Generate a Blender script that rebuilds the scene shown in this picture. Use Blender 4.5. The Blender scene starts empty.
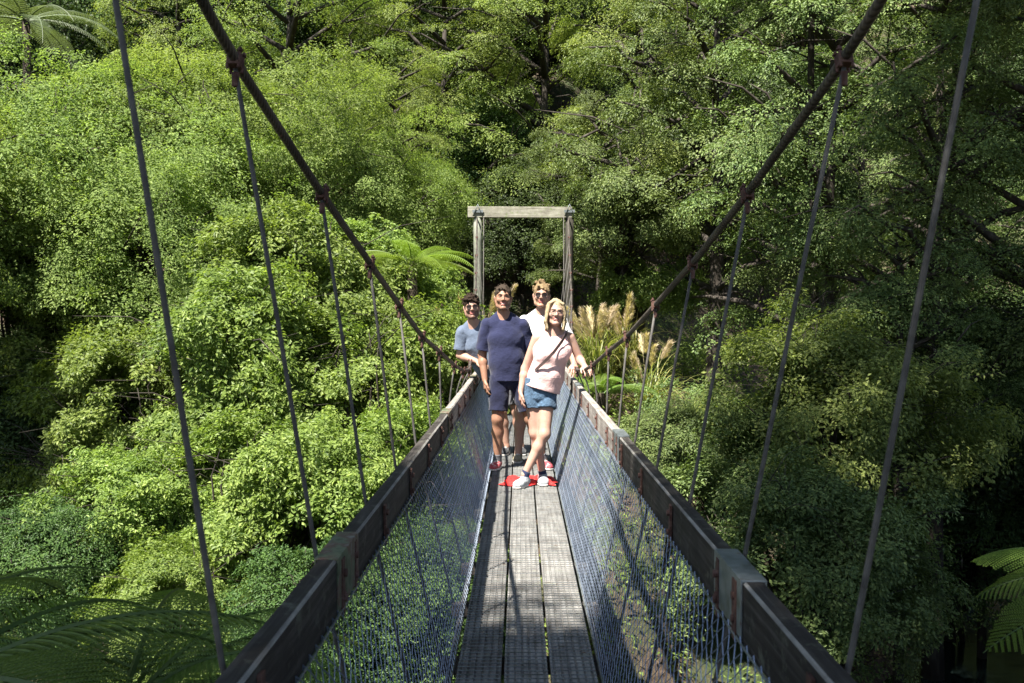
import bpy, math, random
import numpy as np
from mathutils import Vector, Matrix, Quaternion

sc = bpy.context.scene
COL = sc.collection
R = math.radians
random.seed(4)
rng = np.random.default_rng(11)

# ------------------------------------------------------------------ camera frame helpers
CAM = (-0.028, 0.0, 1.48)
FPX = 995.0
def at(px, py, d):
    """world point seen at photo pixel (px,py) at distance d along the bridge"""
    return np.array([CAM[0] + (px - 520) * d / FPX, d, CAM[2] + (315 - py) * d / FPX])

# ------------------------------------------------------------------ object helpers
def tag(o, label=None, cat=None, group=None, kind=None):
    if label: o['label'] = label
    if cat: o['category'] = cat
    if group: o['group'] = group
    if kind: o['kind'] = kind
    return o

def empty(name, loc=(0, 0, 0), rz=0.0):
    o = bpy.data.objects.new(name, None)
    o.location = loc
    o.rotation_euler = (0, 0, rz)
    o.empty_display_size = 0.2
    COL.objects.link(o)
    return o

def link(name, me, parent=None, mats=()):
    for m in mats:
        me.materials.append(m)
    o = bpy.data.objects.new(name, me)
    COL.objects.link(o)
    if parent is not None:
        o.parent = parent
    return o

def np_mesh(name, V, F, matidx=None, tint=None, smooth=False):
    """V (n,3), F (m,4) quads"""
    V = np.ascontiguousarray(V, dtype=np.float32)
    F = np.ascontiguousarray(F, dtype=np.int32)
    me = bpy.data.meshes.new(name)
    me.vertices.add(len(V)); me.vertices.foreach_set('co', V.ravel())
    me.loops.add(F.size); me.loops.foreach_set('vertex_index', F.ravel())
    me.polygons.add(len(F))
    me.polygons.foreach_set('loop_start', np.arange(0, F.size, F.shape[1], dtype=np.int32))
    if matidx is not None:
        me.polygons.foreach_set('material_index', np.asarray(matidx, dtype=np.int32))
    if tint is not None:
        a = me.attributes.new('tint', 'FLOAT', 'FACE')
        a.data.foreach_set('value', np.ascontiguousarray(tint, dtype=np.float32))
    me.update(calc_edges=True)
    me.polygons.foreach_set('use_smooth', np.full(len(F), smooth))
    return me

def norm(a): return a/np.maximum(np.linalg.norm(a, axis=-1, keepdims=True), 1e-9)

class MB:
    """collects boxes, tubes and sheets for ONE mesh"""
    def __init__(s):
        s.v, s.f, s.sm = [], [], []
    def box(s, c, size, rot=None, taper=1.0):
        n = len(s.v)
        hx, hy, hz = size[0] / 2, size[1] / 2, size[2] / 2
        for sx, sy, sz in ((-1,-1,-1),(1,-1,-1),(1,1,-1),(-1,1,-1),(-1,-1,1),(1,-1,1),(1,1,1),(-1,1,1)):
            t = taper if sz > 0 else 1
            p = Vector((sx*hx*t, sy*hy*t, sz*hz))
            if rot is not None: p = rot @ p
            s.v.append((p.x + c[0], p.y + c[1], p.z + c[2]))
        for q in ((0,3,2,1),(4,5,6,7),(0,1,5,4),(1,2,6,5),(2,3,7,6),(3,0,4,7)):
            s.f.append(tuple(n + i for i in q)); s.sm.append(False)
    def tube(s, pts, radii, k=8, cap=True, smooth=True):
        pts = [Vector(p) for p in pts]
        if not hasattr(radii, '__len__'): radii = [radii] * len(pts)
        n0 = len(s.v); ref = None
        for i, p in enumerate(pts):
            t = (pts[min(i+1, len(pts)-1)] - pts[max(i-1, 0)])
            if t.length < 1e-9: t = Vector((0,0,1))
            t.normalize()
            if ref is None:
                ref = Vector((1,0,0)) if abs(t.x) < .8 else Vector((0,1,0))
            u = (ref - t * ref.dot(t)).normalized(); w = t.cross(u); ref = u
            for a in range(k):
                an = 2*math.pi*a/k
                q = p + (u*math.cos(an) + w*math.sin(an)) * radii[i]
                s.v.append(tuple(q))
        for i in range(len(pts)-1):
            for a in range(k):
                b = (a+1) % k
                s.f.append((n0+i*k+a, n0+i*k+b, n0+(i+1)*k+b, n0+(i+1)*k+a)); s.sm.append(smooth)
        if cap:
            s.f.append(tuple(n0+a for a in reversed(range(k)))); s.sm.append(False)
            m = n0 + (len(pts)-1)*k
            s.f.append(tuple(m+a for a in range(k))); s.sm.append(False)
    def strip_profile(s, prof, ys, off=lambda y: (0, 0)):
        """closed profile of (x,z) swept along y"""
        n0 = len(s.v); k = len(prof)
        for y in ys:
            ox, oz = off(y)
            for x, z in prof: s.v.append((x+ox, y, z+oz))
        for i in range(len(ys)-1):
            for a in range(k):
                b = (a+1) % k
                s.f.append((n0+i*k+a, n0+i*k+b, n0+(i+1)*k+b, n0+(i+1)*k+a)); s.sm.append(False)
        s.f.append(tuple(n0+a for a in reversed(range(k)))); s.sm.append(False)
        m = n0 + (len(ys)-1)*k
        s.f.append(tuple(m+a for a in range(k))); s.sm.append(False)
    def build(s, name, mat, parent=None, bevel=0):
        me = bpy.data.meshes.new(name)
        me.from_pydata(s.v, [], s.f)
        me.polygons.foreach_set('use_smooth', s.sm)
        me.materials.append(mat)
        me.update()
        o = bpy.data.objects.new(name, me); COL.objects.link(o)
        if parent is not None: o.parent = parent
        if bevel:
            b = o.modifiers.new('bevel', 'BEVEL'); b.width = bevel; b.segments = 2; b.limit_method = 'ANGLE'
        return o

# ------------------------------------------------------------------ materials
def new_mat(name):
    m = bpy.data.materials.new(name); m.use_nodes = True
    nt = m.node_tree
    return m, nt, nt.nodes['Principled BSDF'], nt.nodes['Material Output']

def ramp(nt, fac, stops):
    n = nt.nodes.new('ShaderNodeValToRGB')
    el = n.color_ramp.elements
    while len(el) < len(stops): el.new(0.5)
    for e, (p, c) in zip(el, stops):
        e.position = p; e.color = (c[0], c[1], c[2], 1)
    if fac is not None: nt.links.new(fac, n.inputs['Fac'])
    return n

def noise(nt, vec, scale, detail=5, rough=.55, dist=0):
    n = nt.nodes.new('ShaderNodeTexNoise')
    n.inputs['Scale'].default_value = scale; n.inputs['Detail'].default_value = detail
    n.inputs['Roughness'].default_value = rough; n.inputs['Distortion'].default_value = dist
    if vec is not None: nt.links.new(vec, n.inputs['Vector'])
    return n

def coords(nt, scale=(1,1,1), out='Object'):
    tc = nt.nodes.new('ShaderNodeTexCoord'); mp = nt.nodes.new('ShaderNodeMapping')
    mp.inputs['Scale'].default_value = scale
    nt.links.new(tc.outputs[out], mp.inputs['Vector'])
    return mp.outputs['Vector']

def add_bump(nt, bs, h, strength=.4, dist=.01):
    b = nt.nodes.new('ShaderNodeBump'); b.inputs['Strength'].default_value = strength
    b.inputs['Distance'].default_value = dist
    nt.links.new(h, b.inputs['Height']); nt.links.new(b.outputs['Normal'], bs.inputs['Normal'])

def mixc(nt, fac, a, b, mode='MIX'):
    n = nt.nodes.new('ShaderNodeMix'); n.data_type = 'RGBA'; n.blend_type = mode
    for sock, val in ((n.inputs[0], fac), (n.inputs[6], a), (n.inputs[7], b)):
        if hasattr(val, 'links'): nt.links.new(val, sock)
        elif isinstance(val, (int, float)): sock.default_value = val
        else: sock.default_value = (val[0], val[1], val[2], 1)
    return n.outputs[2]

def mat_simple(name, stops, scale=(1,1,1), nscale=8, rough=.7, bump=.3, bdist=.004, metal=0, detail=6, spec=.4):
    m, nt, bs, out = new_mat(name)
    v = coords(nt, scale)
    n = noise(nt, v, nscale, detail)
    r = ramp(nt, n.outputs['Fac'], stops)
    nt.links.new(r.outputs['Color'], bs.inputs['Base Color'])
    bs.inputs['Roughness'].default_value = rough
    bs.inputs['Metallic'].default_value = metal
    bs.inputs['Specular IOR Level'].default_value = spec
    if bump: add_bump(nt, bs, n.outputs['Fac'], bump, bdist)
    return m

def mat_wood(name, dark, mid, light, lichen=None, grain=(60, 2.2, 60), rough=.8):
    m, nt, bs, out = new_mat(name)
    v = coords(nt, grain)
    n = noise(nt, v, 1.0, 7, .6, .4)
    r = ramp(nt, n.outputs['Fac'], [(.28, dark), (.5, mid), (.72, light)])
    v2 = coords(nt)
    n2 = noise(nt, v2, 5.5, 6, .65)
    r2 = ramp(nt, n2.outputs['Fac'], [(.36, (.62,.6,.6)), (.62, (1.08,1.08,1.08))])
    c = mixc(nt, 1.0, r.outputs['Color'], r2.outputs['Color'], 'MULTIPLY')
    if lichen:
        n3 = noise(nt, v2, 14, 5, .7)
        r3 = ramp(nt, n3.outputs['Fac'], [(.56, (0,0,0)), (.68, (1,1,1))])
        c = mixc(nt, r3.outputs['Color'], c, lichen)
    nt.links.new(c, bs.inputs['Base Color'])
    bs.inputs['Roughness'].default_value = rough
    bs.inputs['Specular IOR Level'].default_value = .25
    add_bump(nt, bs, n.outputs['Fac'], .5, .004)
    return m

def mat_leaf(name, stops, trans=.3, rough=.42, spec=.5, hue=.02, val=.25):
    m, nt, bs, out = new_mat(name)
    at_ = nt.nodes.new('ShaderNodeAttribute'); at_.attribute_name = 'tint'
    r = ramp(nt, at_.outputs['Fac'], stops)
    oi = nt.nodes.new('ShaderNodeObjectInfo')
    hs = nt.nodes.new('ShaderNodeHueSaturation')
    mh = nt.nodes.new('ShaderNodeMapRange'); mh.inputs[3].default_value = .5-hue; mh.inputs[4].default_value = .5+hue
    mv = nt.nodes.new('ShaderNodeMapRange'); mv.inputs[3].default_value = 1-val; mv.inputs[4].default_value = 1+val
    nt.links.new(oi.outputs['Random'], mh.inputs[0]); nt.links.new(oi.outputs['Random'], mv.inputs[0])
    nt.links.new(mh.outputs[0], hs.inputs['Hue']); nt.links.new(mv.outputs[0], hs.inputs['Value'])
    nt.links.new(r.outputs['Color'], hs.inputs['Color'])
    nt.links.new(hs.outputs['Color'], bs.inputs['Base Color'])
    bs.inputs['Roughness'].default_value = rough
    bs.inputs['Specular IOR Level'].default_value = spec
    tr = nt.nodes.new('ShaderNodeBsdfTranslucent')
    bright = mixc(nt, 1.0, hs.outputs['Color'], (1.5, 1.6, .7), 'MULTIPLY')
    nt.links.new(bright, tr.inputs['Color'])
    mx = nt.nodes.new('ShaderNodeMixShader'); mx.inputs[0].default_value = trans
    nt.links.new(bs.outputs[0], mx.inputs[1]); nt.links.new(tr.outputs[0], mx.inputs[2])
    nt.links.new(mx.outputs[0], out.inputs['Surface'])
    return m

M = {}
M['leaf_feather'] = mat_leaf('leaf_feather', [(0, (.085,.13,.036)), (.5, (.175,.24,.070)), (1, (.30,.37,.125))], .42, .6, .15, .008, .15)
M['leaf_lush'] = mat_leaf('leaf_lush', [(0, (.065,.105,.024)), (.5, (.155,.215,.048)), (1, (.27,.335,.09))], .38, .5, .25, .008, .15)
M['leaf_beech'] = mat_leaf('leaf_beech', [(0, (.045,.075,.025)), (.5, (.115,.16,.050)), (1, (.21,.26,.09))], .25, .5, .22, .010, .2)
M['leaf_beech_light'] = mat_leaf('leaf_beech_light', [(0, (.065,.10,.03)), (.5, (.165,.21,.058)), (1, (.29,.34,.10))], .38, .5, .2, .010, .15)  # beech leaves with sunlight put into a brighter colour
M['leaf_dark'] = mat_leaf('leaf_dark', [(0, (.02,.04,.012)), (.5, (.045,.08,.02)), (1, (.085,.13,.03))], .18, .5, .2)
M['leaf_fern'] = mat_leaf('leaf_fern', [(0, (.07,.12,.024)), (.5, (.14,.215,.04)), (1, (.22,.30,.07))], .35, .5, .4, .01, .15)
M['leaf_fern_bright'] = mat_leaf('leaf_fern_bright', [(0, (.10,.16,.02)), (.5, (.16,.23,.03)), (1, (.22,.28,.05))], .4, .5, .4, .01, .1)
M['leaf_silver'] = mat_leaf('leaf_silver', [(0, (.09,.12,.06)), (.5, (.14,.18,.09)), (1, (.2,.24,.13))], .3, .5, .4, .01, .1)
M['blade'] = mat_leaf('blade', [(0, (.08,.11,.03)), (.5, (.16,.18,.05)), (1, (.30,.27,.10))], .3, .45, .4, .01, .15)
M['plume'] = mat_leaf('plume', [(0, (.36,.28,.18)), (.5, (.52,.43,.30)), (1, (.66,.57,.43))], .35, .8, .1, .01, .15)
M['litter'] = mat_leaf('litter', [(0, (.05,.03,.018)), (.5, (.10,.065,.035)), (1, (.05,.08,.02))], .2, .7, .2, .02, .2)
M['bark'] = mat_simple('bark', [(.3, (.018,.014,.011)), (.55, (.04,.032,.025)), (.75, (.09,.08,.065))], (1,1,.25), 9, .9, .7, .02)
M['fern_trunk'] = mat_simple('fern_trunk', [(.3, (.015,.011,.008)), (.7, (.06,.045,.03))], (1,1,.4), 22, .95, .9, .03)
M['deck'] = mat_wood('deck', (.125,.12,.112), (.235,.225,.21), (.335,.322,.30), (.20,.205,.17))
M['deck_shade_tone'] = mat_wood('deck_shade_tone', (.075,.07,.065), (.155,.146,.137), (.25,.238,.222), (.15,.155,.12))  # left planks: shadow of rail and cable painted in as darker wood
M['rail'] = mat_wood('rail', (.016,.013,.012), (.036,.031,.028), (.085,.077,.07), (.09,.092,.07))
M['rail_sun_tone'] = mat_wood('rail_sun_tone', (.13,.115,.10), (.26,.235,.21), (.40,.37,.33), (.15,.13,.10))  # rail lengths from midspan on: sunlight painted in as paler timber
M['rail_edge'] = mat_wood('rail_edge', (.12,.11,.10), (.26,.25,.23), (.42,.40,.37))
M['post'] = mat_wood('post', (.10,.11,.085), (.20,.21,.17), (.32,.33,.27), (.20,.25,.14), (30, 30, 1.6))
M['post_shade_tone'] = mat_wood('post_shade_tone', (.02,.018,.014), (.042,.038,.03), (.085,.08,.065), (.07,.085,.04), (30, 30, 1.6))  # right posts: shade of the boughs painted into the wood colour
M['beam'] = mat_wood('beam', (.14,.13,.10), (.26,.25,.20), (.36,.35,.29), (.14,.18,.07), (2.2, 40, 40))
M['wire'] = mat_simple('wire', [(.35, (.15,.18,.235)), (.65, (.25,.295,.37))], (1,1,1), 6, .45, 0, 0, .55)
M['rope'] = mat_simple('rope', [(.3, (.040,.036,.031)), (.7, (.098,.091,.082))], (1,1,1), 30, .7, .5, .002, 0)
M['cable'] = None
M['rust'] = mat_simple('rust', [(.3, (.035,.018,.014)), (.5, (.085,.038,.028)), (.72, (.15,.09,.075))], (1,1,1), 40, .85, .5, .002)
M['galv'] = mat_simple('galv', [(.3, (.07,.08,.06)), (.45, (.15,.17,.175)), (.62, (.22,.245,.255)), (.72, (.12,.07,.055))], (1,1,1), 14, .5, .15, .002, .5)
M['galv_lichen'] = mat_simple('galv_lichen', [(.3, (.05,.06,.03)), (.45, (.12,.145,.09)), (.58, (.11,.06,.045)), (.7, (.20,.21,.18))], (1,1,1), 18, .75, .2, .002, .15)

def mat_cable():
    m, nt, bs, out = new_mat('cable')
    v = coords(nt)
    w = nt.nodes.new('ShaderNodeTexWave'); w.bands_direction = 'DIAGONAL'; w.inputs['Scale'].default_value = 38
    w.inputs['Distortion'].default_value = .3
    nt.links.new(v, w.inputs['Vector'])
    n = noise(nt, v, 5, 5)
    r = ramp(nt, n.outputs['Fac'], [(.35, (.045,.038,.032)), (.65, (.12,.10,.085))])
    r2 = ramp(nt, w.outputs['Fac'], [(.1, (.45,.45,.45)), (.6, (1,1,1))])
    c = mixc(nt, 1.0, r.outputs['Color'], r2.outputs['Color'], 'MULTIPLY')
    nt.links.new(c, bs.inputs['Base Color'])
    bs.inputs['Roughness'].default_value = .65; bs.inputs['Metallic'].default_value = .25
    add_bump(nt, bs, w.outputs['Fac'], .8, .003)
    return m
M['cable'] = mat_cable()

def mat_cloth(name, col, var=.12, nscale=14, weave=900, rough=.9, bump=.35):
    m, nt, bs, out = new_mat(name)
    v = coords(nt)
    n = noise(nt, v, nscale, 4)
    a = tuple(c*(1-var) for c in col); b = tuple(min(1, c*(1+var)) for c in col)
    r = ramp(nt, n.outputs['Fac'], [(.3, a), (.7, b)])
    nt.links.new(r.outputs['Color'], bs.inputs['Base Color'])
    bs.inputs['Roughness'].default_value = rough
    bs.inputs['Specular IOR Level'].default_value = .2
    bs.inputs['Sheen Weight'].default_value = .15
    add_bump(nt, bs, n.outputs['Fac'], bump, .04)
    return m

def mat_skin(name, col):
    m, nt, bs, out = new_mat(name)
    v = coords(nt); n = noise(nt, v, 25, 4)
    r = ramp(nt, n.outputs['Fac'], [(.3, (col[0]*.9, col[1]*.82, col[2]*.8)), (.7, col)])
    nt.links.new(r.outputs['Color'], bs.inputs['Base Color'])
    bs.inputs['Roughness'].default_value = .5
    bs.inputs['Specular IOR Level'].default_value = .35
    bs.inputs['Subsurface Weight'].default_value = .08
    bs.inputs['Subsurface Radius'].default_value = (.02, .008, .004)
    return m

def mat_hair(name, dark, light):
    m, nt, bs, out = new_mat(name)
    v = coords(nt, (140, 140, 26)); n = noise(nt, v, 1, 5)
    r = ramp(nt, n.outputs['Fac'], [(.3, dark), (.7, light)])
    nt.links.new(r.outputs['Color'], bs.inputs['Base Color'])
    bs.inputs['Roughness'].default_value = .75; bs.inputs['Specular IOR Level'].default_value = .12
    add_bump(nt, bs, n.outputs['Fac'], .7, .006)
    return m

# ------------------------------------------------------------------ world, sun, camera
ELEV, S_H = R(59), Vector((-.62, -.785))
S_H.normalize()
SUN = Vector((S_H.x*math.cos(ELEV), S_H.y*math.cos(ELEV), math.sin(ELEV)))
world = bpy.data.worlds.new('World'); sc.world = world; world.use_nodes = True
wn = world.node_tree
sky = wn.nodes.new('ShaderNodeTexSky'); sky.sky_type = 'NISHITA'; sky.sun_disc = False
sky.sun_elevation = ELEV; sky.sun_rotation = math.atan2(S_H.x, S_H.y)
wn.links.new(sky.outputs[0], wn.nodes['Background'].inputs['Color'])
wn.nodes['Background'].inputs['Strength'].default_value = .055
sl = bpy.data.lights.new('sun', 'SUN'); sl.energy = 5.0; sl.angle = R(.5); sl.color = (1, .95, .86)
so = bpy.data.objects.new('sun', sl); COL.objects.link(so)
so.rotation_euler = SUN.to_track_quat('Z', 'Y').to_euler(); so.location = (-20, -15, 40)

cam = bpy.data.cameras.new('camera'); cam.lens = 35.0; cam.sensor_width = 36.0
cam.lens = FPX / 1024 * 36.0
cam.clip_end = 500
cam.dof.use_dof = True; cam.dof.focus_distance = 10.5; cam.dof.aperture_fstop = 8.0
co = bpy.data.objects.new('camera', cam); COL.objects.link(co)
co.location = CAM
co.rotation_euler = (R(90) - math.atan(26.5/FPX), 0, math.atan(8/FPX))
sc.camera = co
sc.view_settings.view_transform = 'Standard'; sc.view_settings.look = 'None'
sc.view_settings.gamma = 1; sc.view_settings.exposure = 1.9
cy = sc.cycles
cy.max_bounces = 4; cy.diffuse_bounces = 2; cy.glossy_bounces = 1; cy.transmission_bounces = 2; cy.transparent_max_bounces = 4
cy.use_denoising = True
cy.caustics_reflective = False; cy.caustics_refractive = False

# ------------------------------------------------------------------ terrain
def smooth(x, a, b):
    t = np.clip((x-a)/(b-a), 0, 1); return t*t*(3-2*t)
def bank(x):
    return 9.0 + 1.6*np.log1p(np.exp((x-1.8)*1.0))*1.0 - .12*np.minimum(x, 0)*0
def ground_z(x, y):
    x = np.asarray(x, float); y = np.asarray(y, float)
    yb = np.minimum(bank(x), 30)
    s = y - yb
    far = -5.2 + np.clip(s, 0, None)*.62
    terr = -.10 + .03*np.clip(y-19, 0, 8)
    far = np.where(far > terr, terr + np.clip(far-terr, 0, .0), far)
    hill = np.clip(s - 14, 0, None)*.72 + np.clip(-x-9, 0, None)*.22*smooth(s, 2, 10) + np.clip(x-6, 0, None)*.25*smooth(s, 3, 10)
    far = far + np.minimum(hill, 70)
    n = np.clip(2.2 - (y - (yb-9)), 0, None)
    near = np.minimum(-5.2 + n*1.5, -.15 + .02*n)
    z = np.where(s > 0, far, near)
    wob = .22*np.sin(x*.9+y*.4)*np.cos(y*.8-x*.3) + .1*np.sin(x*2.3+1)*np.sin(y*2.1)
    flat = np.exp(-((x/1.6)**2)) * smooth(y, 17.6, 18.6)*(1-smooth(y, 23, 25))
    return z + wob*(1-flat)*smooth(np.abs(s+3.5), 2.5, 5) 

def build_ground():
    xs = np.concatenate([np.linspace(-120, -26, 40), np.linspace(-25, 25, 150), np.linspace(26, 120, 40)])
    ys = np.concatenate([np.linspace(-60, -6, 25), np.linspace(-5, 40, 150), np.linspace(41, 160, 50)])
    X, Y = np.meshgrid(xs, ys, indexing='ij')
    Z = ground_z(X, Y)
    V = np.stack([X, Y, Z], -1).reshape(-1, 3)
    nx, ny = X.shape
    i = np.arange(nx-1)[:, None]*ny + np.arange(ny-1)[None]
    i = i.ravel()
    F = np.stack([i, i+ny, i+ny+1, i+1], -1)
    m, nt, bs, out = new_mat('forest_soil')
    v = coords(nt)
    n1 = noise(nt, v, .8, 8, .65); n2 = noise(nt, v, 9, 8, .7)
    r1 = ramp(nt, n2.outputs['Fac'], [(.3, (.03,.02,.013)), (.5, (.075,.05,.032)), (.7, (.15,.11,.075))])
    r2 = ramp(nt, n1.outputs['Fac'], [(.45, (0,0,0)), (.62, (1,1,1))])
    g = ramp(nt, n2.outputs['Fac'], [(.3, (.02,.035,.010)), (.7, (.055,.08,.02))])
    c = mixc(nt, r2.outputs['Color'], r1.outputs['Color'], g.outputs['Color'])
    nt.links.new(c, bs.inputs['Base Color']); bs.inputs['Roughness'].default_value = .95
    add_bump(nt, bs, n2.outputs['Fac'], .8, .08)
    o = link('ground', np_mesh('ground', V, F, smooth=True), None, [m])
    tag(o, 'dark leaf littered valley ground below the bridge', 'ground', kind='structure')
    # stream
    m, nt, bs, out = new_mat('stream_water')
    v = coords(nt, (1, 1, 1)); n = noise(nt, v, 1.6, 5, .6)
    bs.inputs['Base Color'].default_value = (.012, .02, .018, 1)
    bs.inputs['Roughness'].default_value = .12
    bs.inputs['IOR'].default_value = 1.33
    add_bump(nt, bs, n.outputs['Fac'], .25, .05)
    V = np.array([[-60, -12, -4.75], [60, -12, -4.75], [60, 34, -4.75], [-60, 34, -4.75]])
    o = link('water', np_mesh('water', V, np.array([[0, 1, 2, 3]])), None, [m])
    tag(o, 'dark still stream water below the footbridge', 'water', kind='structure')
build_ground()

# ------------------------------------------------------------------ the suspension footbridge
Y0, Y1 = -0.9, 18.8
def sag(y): return -0.05*(1-((y-9.0)/9.9)**2)
HY = [1.0 + .88*k - .88 for k in range(21)]          # hanger stations
CT = [(-0.9, 2.10, .90), (.12, 1.66, .90), (1.0, 1.32, .885), (1.88, 1.0, .872), (2.76, .70, .838), (3.64, .44, .775), (4.52, .235, .732), (5.4, .055, .695),
      (6.28, -.135, .648), (7.16, -.26, .61), (8.04, -.405, .56), (8.92, -.50, .54), (9.8, -.54, .53)]
def cable_at(y):
    if y <= 9.8:
        zs = np.interp(y, [c[0] for c in CT], [c[1] for c in CT]); xs = np.interp(y, [c[0] for c in CT], [c[2] for c in CT])
    else:
        t = (y-9.8)/9.0
        zs = -.54 + 2.41*t**1.85; xs = .53 + .33*t
    return float(xs), CAM[2] + float(zs)
def cable_shift(y): return .024*float(np.clip((cable_at(y)[1]-1.35)/.4, 0, 1))
RAIL_DROP = .637
def rail_z(y): return CAM[2] - RAIL_DROP + sag(y)*1.1

bridge = empty('suspension_bridge', (0, 0, 0))
tag(bridge, 'narrow suspension footbridge with grey plank deck, timber rails and wire netting sides', 'footbridge')

def plank(x0, x1, ya, yb, mat):
    w = x1-x0; g = 6; pr = [(x0, -.045), (x1, -.045), (x1, -.003), (x1-.003, 0)]
    for k in range(g):
        c = x1 - w*(k+.5)/g
        pr += [(c+.006, 0), (c+.0035, -.006), (c-.0035, -.006), (c-.006, 0)]
    pr += [(x0+.003, 0), (x0, -.003)]
    m = MB(); m.strip_profile(pr, np.linspace(ya, yb, 9), lambda y: (0, sag(y)))
    m.build('deck_plank', mat, bridge)
joints = {0: [Y0-.5, 2.3, 6.9, 11.2, 15.4, Y1+.6], 1: [Y0-.5, 4.2, 8.6, 13.1, Y1+.6], 2: [Y0-.5, 3.05, 7.8, 12.0, 16.0, Y1+.6]}
for c, (xa, xb) in enumerate(((-.296, -.107), (-.094, .092), (.105, .296))):
    js = joints[c]
    for a, b in zip(js[:-1], js[1:]):
        plank(xa+random.uniform(-.002,.002), xb+random.uniform(-.002,.002), a+.004, b-.004, M['deck_shade_tone'] if c == 0 else M['deck'])
# anti slip netting laid across the planks
m = MB()
for y in np.arange(Y0, Y1, .046):
    z = sag(y)+.0022
    for xa, xb in ((-.296, -.107), (-.094, .092), (.105, .296)):
        j = random.uniform(-.004, .004)
        m.box(((xa+xb)/2, y+j, z), (xb-xa, .0032, .0032), Matrix.Rotation(random.uniform(-.02,.02), 3, 'Z'))
m.build('grip_wire', M['galv'], bridge)

# transoms, hangers and clamps at every station
def rails_x(y): return .53
cables = {}
for s in (-1, 1):
    pts, rad = [], []
    for y in np.arange(Y0-3.4, Y0, .4):
        t = (Y0-y)/3.4; pts.append((s*(.90+.15*t)+.024, y, CAM[2]+2.10-2.9*t)); rad.append(.0145)
    for y in np.arange(Y0, Y1+.01, .22):
        x, z = cable_at(y); pts.append((s*x+cable_shift(y), y, z)); rad.append(.0145)
    for y in np.arange(Y1+.3, Y1+4.5, .4):
        t = (y-Y1)/4.5; pts.append((s*(.86+.3*t)+.024, y, CAM[2]+1.87-3.2*t)); rad.append(.0145)
    m = MB(); m.tube(pts, rad, 10)
    cables[s] = m.build('main_cable', M['cable'], bridge)

def hang_line(s, y):
    xt, zt = cable_at(y); zr = rail_z(y); xr = .598
    zb = sag(y)-.09; xb = .385
    if xt < xr + .01: xt2 = xr
    return (Vector((s*xt+cable_shift(y), y, zt)), Vector((s*xr, y, zr)), Vector((s*xb, y, zb)))
for y in HY:
    m = MB(); m.box((0, y, sag(y)-.085), (.80, .06, .07)); m.build('cross_beam', M['rail'], bridge, .004)
    for s in (-1, 1):
        t, r, b = hang_line(s, y)
        m = MB()
        if (t-r).length > .12:
            m.tube([t - Vector((0,0,.02)), r*.5+t*.5, r, b], 0.0066, 8)
        else:
            m.tube([t, r, b], 0.0066, 8)
        m.build('hanger', M['rope'], bridge)
        # clamp on the cable: saddle, two bolts and the u bolt
        m = MB()
        dx, dz = cable_at(y+.05); dx0, dz0 = cable_at(y-.05)
        dirv = Vector((s*(dx-dx0), .1, dz-dz0)).normalized()
        q = dirv.to_track_quat('Y', 'Z').to_matrix()
        c = t
        m.box(c, (.036, .042, .036), q)
        for k in (-1, 1):
            for h in (-1, 1):
                p = c + q @ Vector((h*.016, k*.015, .0))
                m.tube([p - q @ Vector((0,0,.030)), p + q @ Vector((0,0,.036))], .005, 6)
                m.tube([p + q @ Vector((0,0,.021)), p + q @ Vector((0,0,.029))], .009, 6)
        e = c - Vector((0,0,.03)); 
        m.tube([e, e - Vector((0,0,.04))], .011, 8)
        cl = m.build('cable_clamp', M['rust'], bridge, .002)
        cl.parent = cables[s]

# timber handrails in lengths, joined by metal splice sleeves
SPL = {-1: [-1.3, 2.86, 7.1, 11.2, 15.3, 18.6], 1: [-1.3, 2.64, 5.75, 9.9, 14.1, 18.6]}
for s in (-1, 1):
    js = SPL[s]
    for i, (a, b) in enumerate(zip(js[:-1], js[1:])):
        m = MB()
        xi, xo = .53, .582
        pr = [(s*xi, -.155), (s*xo, -.155), (s*xo, -.004), (s*(xo-.004), 0), (s*(xi+.007), 0), (s*xi, -.007)]
        if s < 0: pr = pr[::-1]
        ja, jb = random.uniform(-.003,.003), random.uniform(-.003,.003)
        m.strip_profile(pr, np.linspace(a+.005, b-.005, 9), lambda y: (ja, rail_z(y)+jb))
        rail = m.build('handrail', M['rail_sun_tone'] if (i >= 2 or (s > 0 and i == 1 and False)) else M['rail'], bridge)
        rail.data.materials.append(M['rail_edge'])
        rail.data.polygons.foreach_set('material_index', [1 if (abs(p.normal.x) > .5 and abs(p.normal.z) > .5 and abs(p.center.x) < .545) else 0 for p in rail.data.polygons])
        if i < len(js)-2:
            y = b; m = MB()
            L = .34
            z = rail_z(y)
            m.box((s*.556, y, z+.004), (.066, L, .006)); m.box((s*(.5255), y, z-.07), (.005, L, .142)); m.box((s*(.5865), y, z-.07), (.005, L, .142))
            sp = m.build('splice_sleeve', M['galv_lichen'] if s < 0 else M['galv'], rail, .0015)
            m = MB()
            for k, w in ((-.10, .045), (.115, .03)):
                m = MB(); m.box((s*.5215, y+k, z-.085), (.003, w, .155))
                for q in (-.05, -.11): m.tube([(s*.524, y+k, z+q), (s*.514, y+k, z+q)], .011, 6)
                m.build('bolt_plate', M['rust'], rail)
    for y in HY:
        z = rail_z(y)
        m = MB(); m.box((s*.5235, y, z-.095), (.008, .034, .15), Matrix.Rotation(random.uniform(-.1,.1), 3, 'X')); m.tube([(s*.522, y, z-.05), (s*.51, y, z-.05)], .012, 6)
        m.tube([(s*.522, y, z-.12), (s*.51, y, z-.12)], .012, 6)
        m.build('rail_bracket', M['rust'], bridge)

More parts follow.
